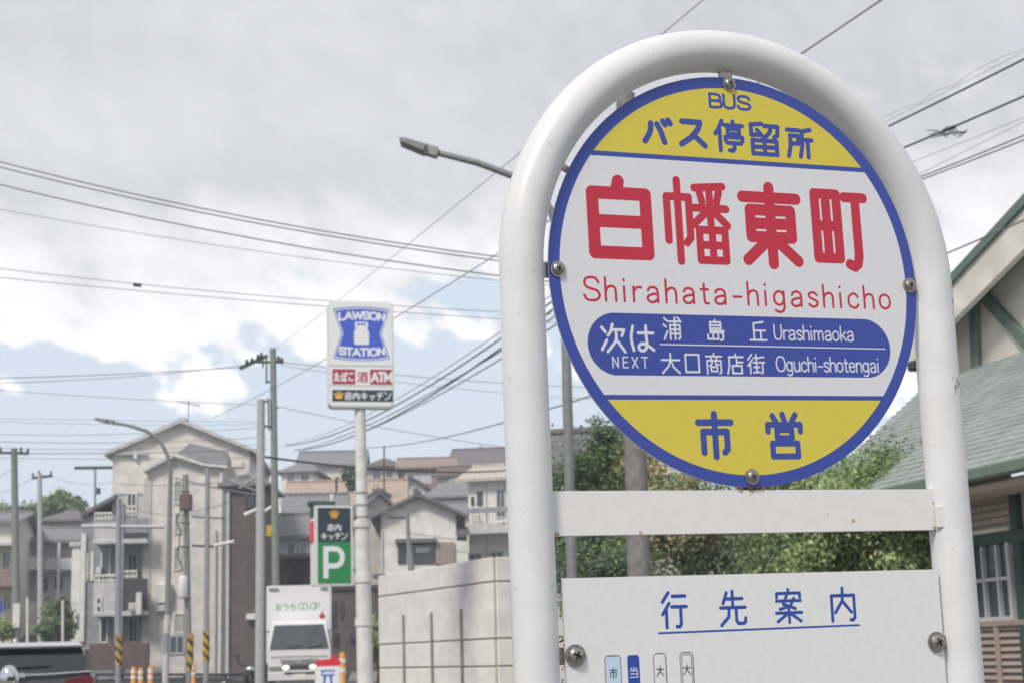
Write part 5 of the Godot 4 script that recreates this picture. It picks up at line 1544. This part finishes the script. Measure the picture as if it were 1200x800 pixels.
func build_vehicles():
	# the light truck coming down the road
	var d := 46.0
	var c := at(350, 800, d)
	var t := Transform3D(Basis(Vector3.UP, .15), Vector3(c.x, ground(c.x, c.z), c.z))
	var s := thing("delivery_truck", "white light truck with a tall cargo box and lit lamps", "truck", t)
	var Y := func(x, y, z) -> Vector3: return onto(t, x, y, z)
	var bl: Vector3 = Y.call(312, 686, -.9); var br: Vector3 = Y.call(388, 686, -.9)
	var top_y := bl.y
	var st := begin()
	prism(st, roundrect(bl.x, .85, br.x, top_y, .05, 3), -5.2, -.92)
	put("cargo_box", done(st), M.truck_white, s)
	sheet(0, 230, 180, 230, 2.4, rgb(224, 224, 228))
	var grass := rgb(120, 168, 120)
	var gx := 24.0
	for ch in "おうち":
		glyph(ch, gx, 180, gx + 18, 160, 2.8, grass); gx += 20.0
	words("CO-OP", 88, 146, 180, 162, 2.8, grass)
	blot(roundrect(146, 136, 162, 150, 6), rgb(176, 44, 62)); ink(Vector2(154, 150), Vector2(154, 155), 4, rgb(176, 44, 62))
	face("box_front", s, [Vector2(bl.x + .04, .9), Vector2(br.x - .04, .9), Vector2(br.x - .04, top_y - .05), Vector2(bl.x + .04, top_y - .05)], -.905, .012, Rect2(bl.x, top_y - 2.3, 1.8, 2.3), print_on(.35))
	bx("top_lamp", s, Vector3(bl.x + .2, top_y - .1, -.88), Vector3(.26, .06, .05), M.galva); bx("top_lamp", s, Vector3(br.x - .2, top_y - .1, -.88), Vector3(.2, .06, .05), M.galva)
	var e := func(x, y, z) -> float: return (Y.call(x, y, z) as Vector3).y
	var rf: float = e.call(348, 727, 0); var wt: float = e.call(348, 731, .25); var wb: float = e.call(348, 760, .62)
	var cw := .83
	st = begin()
	hull(st, [Vector2(-.85, .45), Vector2(.72, .45), Vector2(.72, wb - .55), Vector2(.68, wb - .02), Vector2(.24, rf - .06), Vector2(.12, rf), Vector2(-.85, rf)], func(p: Vector2): return cw - .12 * clampf((p.y - wb) / .8, 0, 1))
	put("cab", done(st), M.truck_white, s)
	st = begin()
	var zt := .30; var zb := .685
	quad(st, Vector3(-cw + .04, wb, zb), Vector3(cw - .04, wb, zb), Vector3(cw - .17, wt - .02, zt), Vector3(-cw + .17, wt - .02, zt))
	var ws := put("windscreen", done(st), M.glass, s)
	ws.position.z = .012
	for i in 2: bar("wiper", s, [Vector3(-.35 + i * .6, wb + .02, zb + .02), Vector3(.05 + i * .6, wb + .10, zb - .01)], .012, M.dark)
	bx("grille", s, Vector3(0, wb - .48, .73), Vector3(.9, .12, .04), M.dark)
	bx("panel_gap", s, Vector3(0, wb - .2, .716), Vector3(1.5, .012, .012), M.dark)
	for i in 3: bx("grille_bar", s, Vector3(0, wb - .28 - i * .05, .722), Vector3(1.05 - i * .06, .014, .02), M.galva)
	bx("dashboard", s, Vector3(0, wb + .05, .60), Vector3(1.3, .06, .1), M.charcoal)
	bx("emblem", s, Vector3(0, wb - .36, .725), Vector3(.14, .05, .03), M.chrome)
	bx("bumper", s, Vector3(0, .52, .74), Vector3(1.66, .24, .12), M.truck_white)
	bx("lower_grille", s, Vector3(0, .60, .805), Vector3(.8, .06, .012), M.dark)
	bx("number_plate", s, Vector3(0, .5, .81), Vector3(.33, .16, .012), M.reflect)
	var hy: float = e.call(340, 783, .75)
	for sx in [-1.0, 1.0]:
		bx("headlight_housing", s, Vector3(sx * .62, hy - .03, .722), Vector3(.36, .18, .05), M.galva)
		var lp := begin()
		lathe(lp, [Vector2(0, 0), Vector2(.07, 0), Vector2(.085, .02), Vector2(.06, .035), Vector2(0, .04)], 16)
		put("headlight", done(lp), M.lamp_lit, s, Vector3(sx * .36, hy + .02, .74), Basis(Vector3.RIGHT, PI / 2).scaled(Vector3(1.25, .8, .8)))
		var sp := SpotLight3D.new()
		sp.name = "headlight_beam"
		s.add_child(sp, true)
		sp.position = Vector3(sx * .36, hy + .02, .80)
		sp.rotation = Vector3(-.06, PI, 0)
		sp.light_energy = .6; sp.spot_range = 40; sp.spot_angle = 25; sp.spot_attenuation = 2; sp.light_size = .06; sp.shadow_enabled = true
		bx("turn_lamp", s, Vector3(sx * .74, hy - .2, .735), Vector3(.14, .06, .03), M.orange)
		bar("mirror_arm", s, [Vector3(sx * .80, wt - .2, .4), Vector3(sx * 1.0, wt - .18, .62), Vector3(sx * 1.0, wb - .05, .62)], .018, M.dark)
		bx("mirror", s, Vector3(sx * 1.0, wb + .2, .6), Vector3(.18, .38, .08), M.dark)
		for z in [.0, -3.9]: wheel(s, Vector3(sx * .72, .38, z), .38, .2)
	bx("chassis", s, Vector3(0, .66, -2.4), Vector3(.8, .25, 5.4), M.dark)
	# car in the near lane, seen from behind
	d = 21.0
	c = at(104, 800, d)
	t = Transform3D(Basis(Vector3.UP, .34), Vector3(c.x - .86, ground(c.x, c.z), c.z))
	s = thing("passenger_car", "dark car with a silver roof edge seen from behind at lower left", "car", t)
	var G: float = onto(t, 60, 752, -.2).y        # roof height
	var belt: float = onto(t, 60, 789, .02).y
	var hw := .9
	st = begin()
	hull(st, [Vector2(0, .35), Vector2(.02, belt - .12), Vector2(-.03, belt + .02), Vector2(-3.3, belt - .02), Vector2(-4.4, belt - .22), Vector2(-4.5, .4), Vector2(-4.3, .3)], func(p: Vector2): return hw - .05 * clampf((p.y - belt + .3) / .3, 0, 1) - .14 * clampf((-p.x - 3.4) / 1.0, 0, 1))
	put("body", done(st), M.car_dark, s)
	st = begin()
	hull(st, [Vector2(-.04, belt + .022), Vector2(-.16, G - .14), Vector2(-.30, G - .03), Vector2(-1.4, G - .012), Vector2(-2.3, G - .06), Vector2(-3.3, belt + .0)], func(p: Vector2): return hw - .05 - .12 * clampf((p.y - belt) / (G - belt), 0, 1))
	put("greenhouse", done(st), M.car_glass, s)
	st = begin()
	hull(st, [Vector2(-.10, G - .075), Vector2(-.08, G - .05), Vector2(-.30, G - .005), Vector2(-1.4, G + .02), Vector2(-2.35, G - .035), Vector2(-2.35, G - .07), Vector2(-1.4, G - .02), Vector2(-.34, G - .07)], func(p: Vector2): return hw - .13 - .05 * clampf((p.y - G + .06) / .06, 0, 1))
	put("roof", done(st), M.car_silver, s)
	for sx in [-1.0, 1.0]:
		st = begin()
		var x0: float = sx * (hw - .055); var x1: float = sx * (hw - .235)
		hull(st, [Vector2(-.02, belt + .01), Vector2(-.15, G - .1), Vector2(-.30, G - .09), Vector2(-.24, belt + .01)], func(p: Vector2): return .03)
		put("rear_pillar", done(st), M.car_dark, s, Vector3((x0 + x1) / 2 + sx * .075, 0, 0), Basis(Vector3.BACK, 0))
		var lamp := begin()
		prism(lamp, [Vector2(-.17, -.11), Vector2(.17, -.10), Vector2(.18, -.02), Vector2(.10, .0), Vector2(-.17, -.05)], -.06, .03)
		var lo := put("tail_lamp", done(lamp), M.tail, s, Vector3(sx * (hw - .19), belt - .04, .0), Basis().scaled(Vector3(sx, 1, 1)) if sx > 0 else Basis(Vector3.UP, 0))
		bx("lamp_trim", lo, Vector3(0, -.03, .034), Vector3(.22, .02, .01), M.tail)
		for z in [-.8, -3.6]: wheel(s, Vector3(sx * (hw - .1), .34, z), .34, .22)
	bar("chrome_strip", s, [Vector3(-hw + .05, belt + .012, .0), Vector3(-.3, belt - .012, .03), Vector3(.3, belt - .012, .03), Vector3(hw - .05, belt + .012, .0)], .018, M.chrome)
	bx("badge", s, Vector3(0, belt - .01, .045), Vector3(.12, .06, .015), M.chrome)
	bx("rear_bumper", s, Vector3(0, .5, .04), Vector3(1.74, .28, .14), M.car_dark)
	bx("number_plate", s, Vector3(0, belt - .25, .035), Vector3(.33, .16, .012), M.reflect)
	bx("roof_fin", s, Vector3(-.05, G + .03, -.5), Vector3(.04, .05, .14), M.car_white)
	bx("rear_wiper", s, Vector3(.12, belt + .10, -.05), Vector3(.5, .018, .02), M.dark, Basis(Vector3.BACK, .06))

# ---------------------------------------------------------------- small things along the street
func build_street_things():
	var mk := func(x: float, y: float, d: float, label: String, h := .85):
		var p := at(x, y, d)
		var s := thing("lane_bollard", label, "bollard", Transform3D(Basis(), Vector3(p.x, p.y - h, p.z)), "orange lane bollards")
		var r := .068
		var st := begin()
		lathe(st, [Vector2(0, -.6), Vector2(r * 1.6, -.6), Vector2(r * 1.6, .03), Vector2(r, .06), Vector2(r, h - .06), Vector2(r * .7, h - .01), Vector2(0, h)], 14)
		put("post", done(st), M.orange, s)
		for f in [.62, .80]:
			st = begin()
			tube(st, [Vector3(0, h * f, 0), Vector3(0, h * f + .09, 0)], r + .004, r + .004, 14)
			put("reflective_band", done(st), M.reflect, s)
	mk.call(156, 781, 46.0, "leftmost orange lane bollard of the three in a row")
	mk.call(164.5, 782, 46.0, "middle orange lane bollard of the three in a row")
	mk.call(176, 780, 44.0, "rightmost and tallest orange lane bollard of the three in a row")
	mk.call(226, 777, 47.0, "lone orange bollard beside the transformer pole's striped sleeve")
	mk.call(401, 764, 36.0, "pinkish orange post behind the arrow sign, right of the truck", 1.1)
	# low rail and kerb wall along the foot of the apartments
	var p0 := at(182, 793, 50)
	var s := thing("guard_rail", "low dark roadside rail at the foot of the apartments", "rail", Transform3D(Basis(), Vector3(p0.x, ground(p0.x, p0.z), p0.z)))
	var a := at(112, 790, 50) - s.position; var b := at(312, 790, 54) - s.position
	bar("top_rail", s, [a, b], .04, M.charcoal)
	bar("lower_rail", s, [a - Vector3(0, .18, 0), b - Vector3(0, .18, 0)], .03, M.charcoal)
	for i in 9:
		var q := a.lerp(b, i / 8.0)
		bar("rail_post", s, [Vector3(q.x, -.6, q.z), q], .035, M.charcoal)
	# scooter handlebar parked by the brown building
	var m := at(291, 780, 46)
	s = thing("motor_scooter", "dark parked scooter half hidden left of the pale pole", "scooter", Transform3D(Basis(Vector3.UP, .5), Vector3(m.x, ground(m.x, m.z), m.z)))
	var top := m.y - s.position.y
	bar("handlebar", s, [Vector3(-.3, top + .06, 0), Vector3(-.1, top, 0), Vector3(.1, top, 0), Vector3(.3, top + .06, 0)], .02, M.dark)
	var hd := begin()
	lathe(hd, [Vector2(0, -.1), Vector2(.1, -.08), Vector2(.13, .0), Vector2(.1, .08), Vector2(0, .1)], 14)
	put("headlamp", done(hd), M.chrome, s, Vector3(0, top - .1, .1))
	bar("front_fork", s, [Vector3(0, top, 0), Vector3(0, .25, .28)], .05, M.dark)
	wheel(s, Vector3(0, .22, .3), .22, .1); wheel(s, Vector3(0, .22, -.8), .22, .1)
	var bd := begin()
	hull(bd, [Vector2(.1, .25), Vector2(.16, top - .25), Vector2(.05, top - .15), Vector2(.0, .4), Vector2(-.4, .35), Vector2(-.45, top - .4), Vector2(-1.05, top - .3), Vector2(-1.0, .35)], func(_p): return .16)
	put("body", done(bd), M.charcoal, s)
	for sx in [-1.0, 1.0]:
		bar("mirror_stalk", s, [Vector3(sx * .25, top + .05, 0), Vector3(sx * .32, top + .22, 0)], .012, M.dark)
		bx("mirror", s, Vector3(sx * .32, top + .26, 0), Vector3(.12, .08, .03), M.dark)
	# domed mirror at the lower left
	var q := at(10, 790, 12)
	s = thing("convex_mirror", "round silver dome mirror on a post at the lower left corner", "mirror", Transform3D(Basis(), Vector3(q.x, ground(q.x, q.z), q.z)))
	var dm := begin()
	lathe(dm, [Vector2(.062, -.07), Vector2(.066, -.03), Vector2(.06, .015), Vector2(.045, .045), Vector2(.022, .062), Vector2(0, .066)], 24)
	put("dome", done(dm), M.chrome, s, Vector3(0, q.y - s.position.y, 0))
	bar("post", s, [Vector3(0, 0, 0), Vector3(0, q.y - s.position.y, 0)], .02, M.dark)
	bx("bracket", s, Vector3(.03, q.y - s.position.y - .03, .05), Vector3(.05, .03, .04), M.dark)
	# blue sign at the left edge
	q = at(-9, 711, 48)
	s = thing("road_sign", "small blue road sign cut by the left edge", "sign", Transform3D(Basis(), Vector3(q.x, ground(q.x, q.z), q.z)))
	var y := q.y - s.position.y
	bar("post", s, [Vector3.ZERO, Vector3(0, y + .3, 0)], .03, M.galva)
	var pl := []
	for i in 24: pl.append(Vector2(cos(TAU * i / 24.0) * .3, y + sin(TAU * i / 24.0) * .3))
	plate("sign_disc", s, pl, .03, .045, mat(rgb(70, 90, 190), .5))
	# small building and roof seen left of the garden trees
	var hs := house("garden_shed", "low grey roofed building behind the trees left of the lamp pole", 640, 715, 548, 512, 40, -.25, "side", M.cream, M.roof_grey, 3.0, .3)
	wins(hs, [[652, 566, 662, 584]], M.white, M.glass)
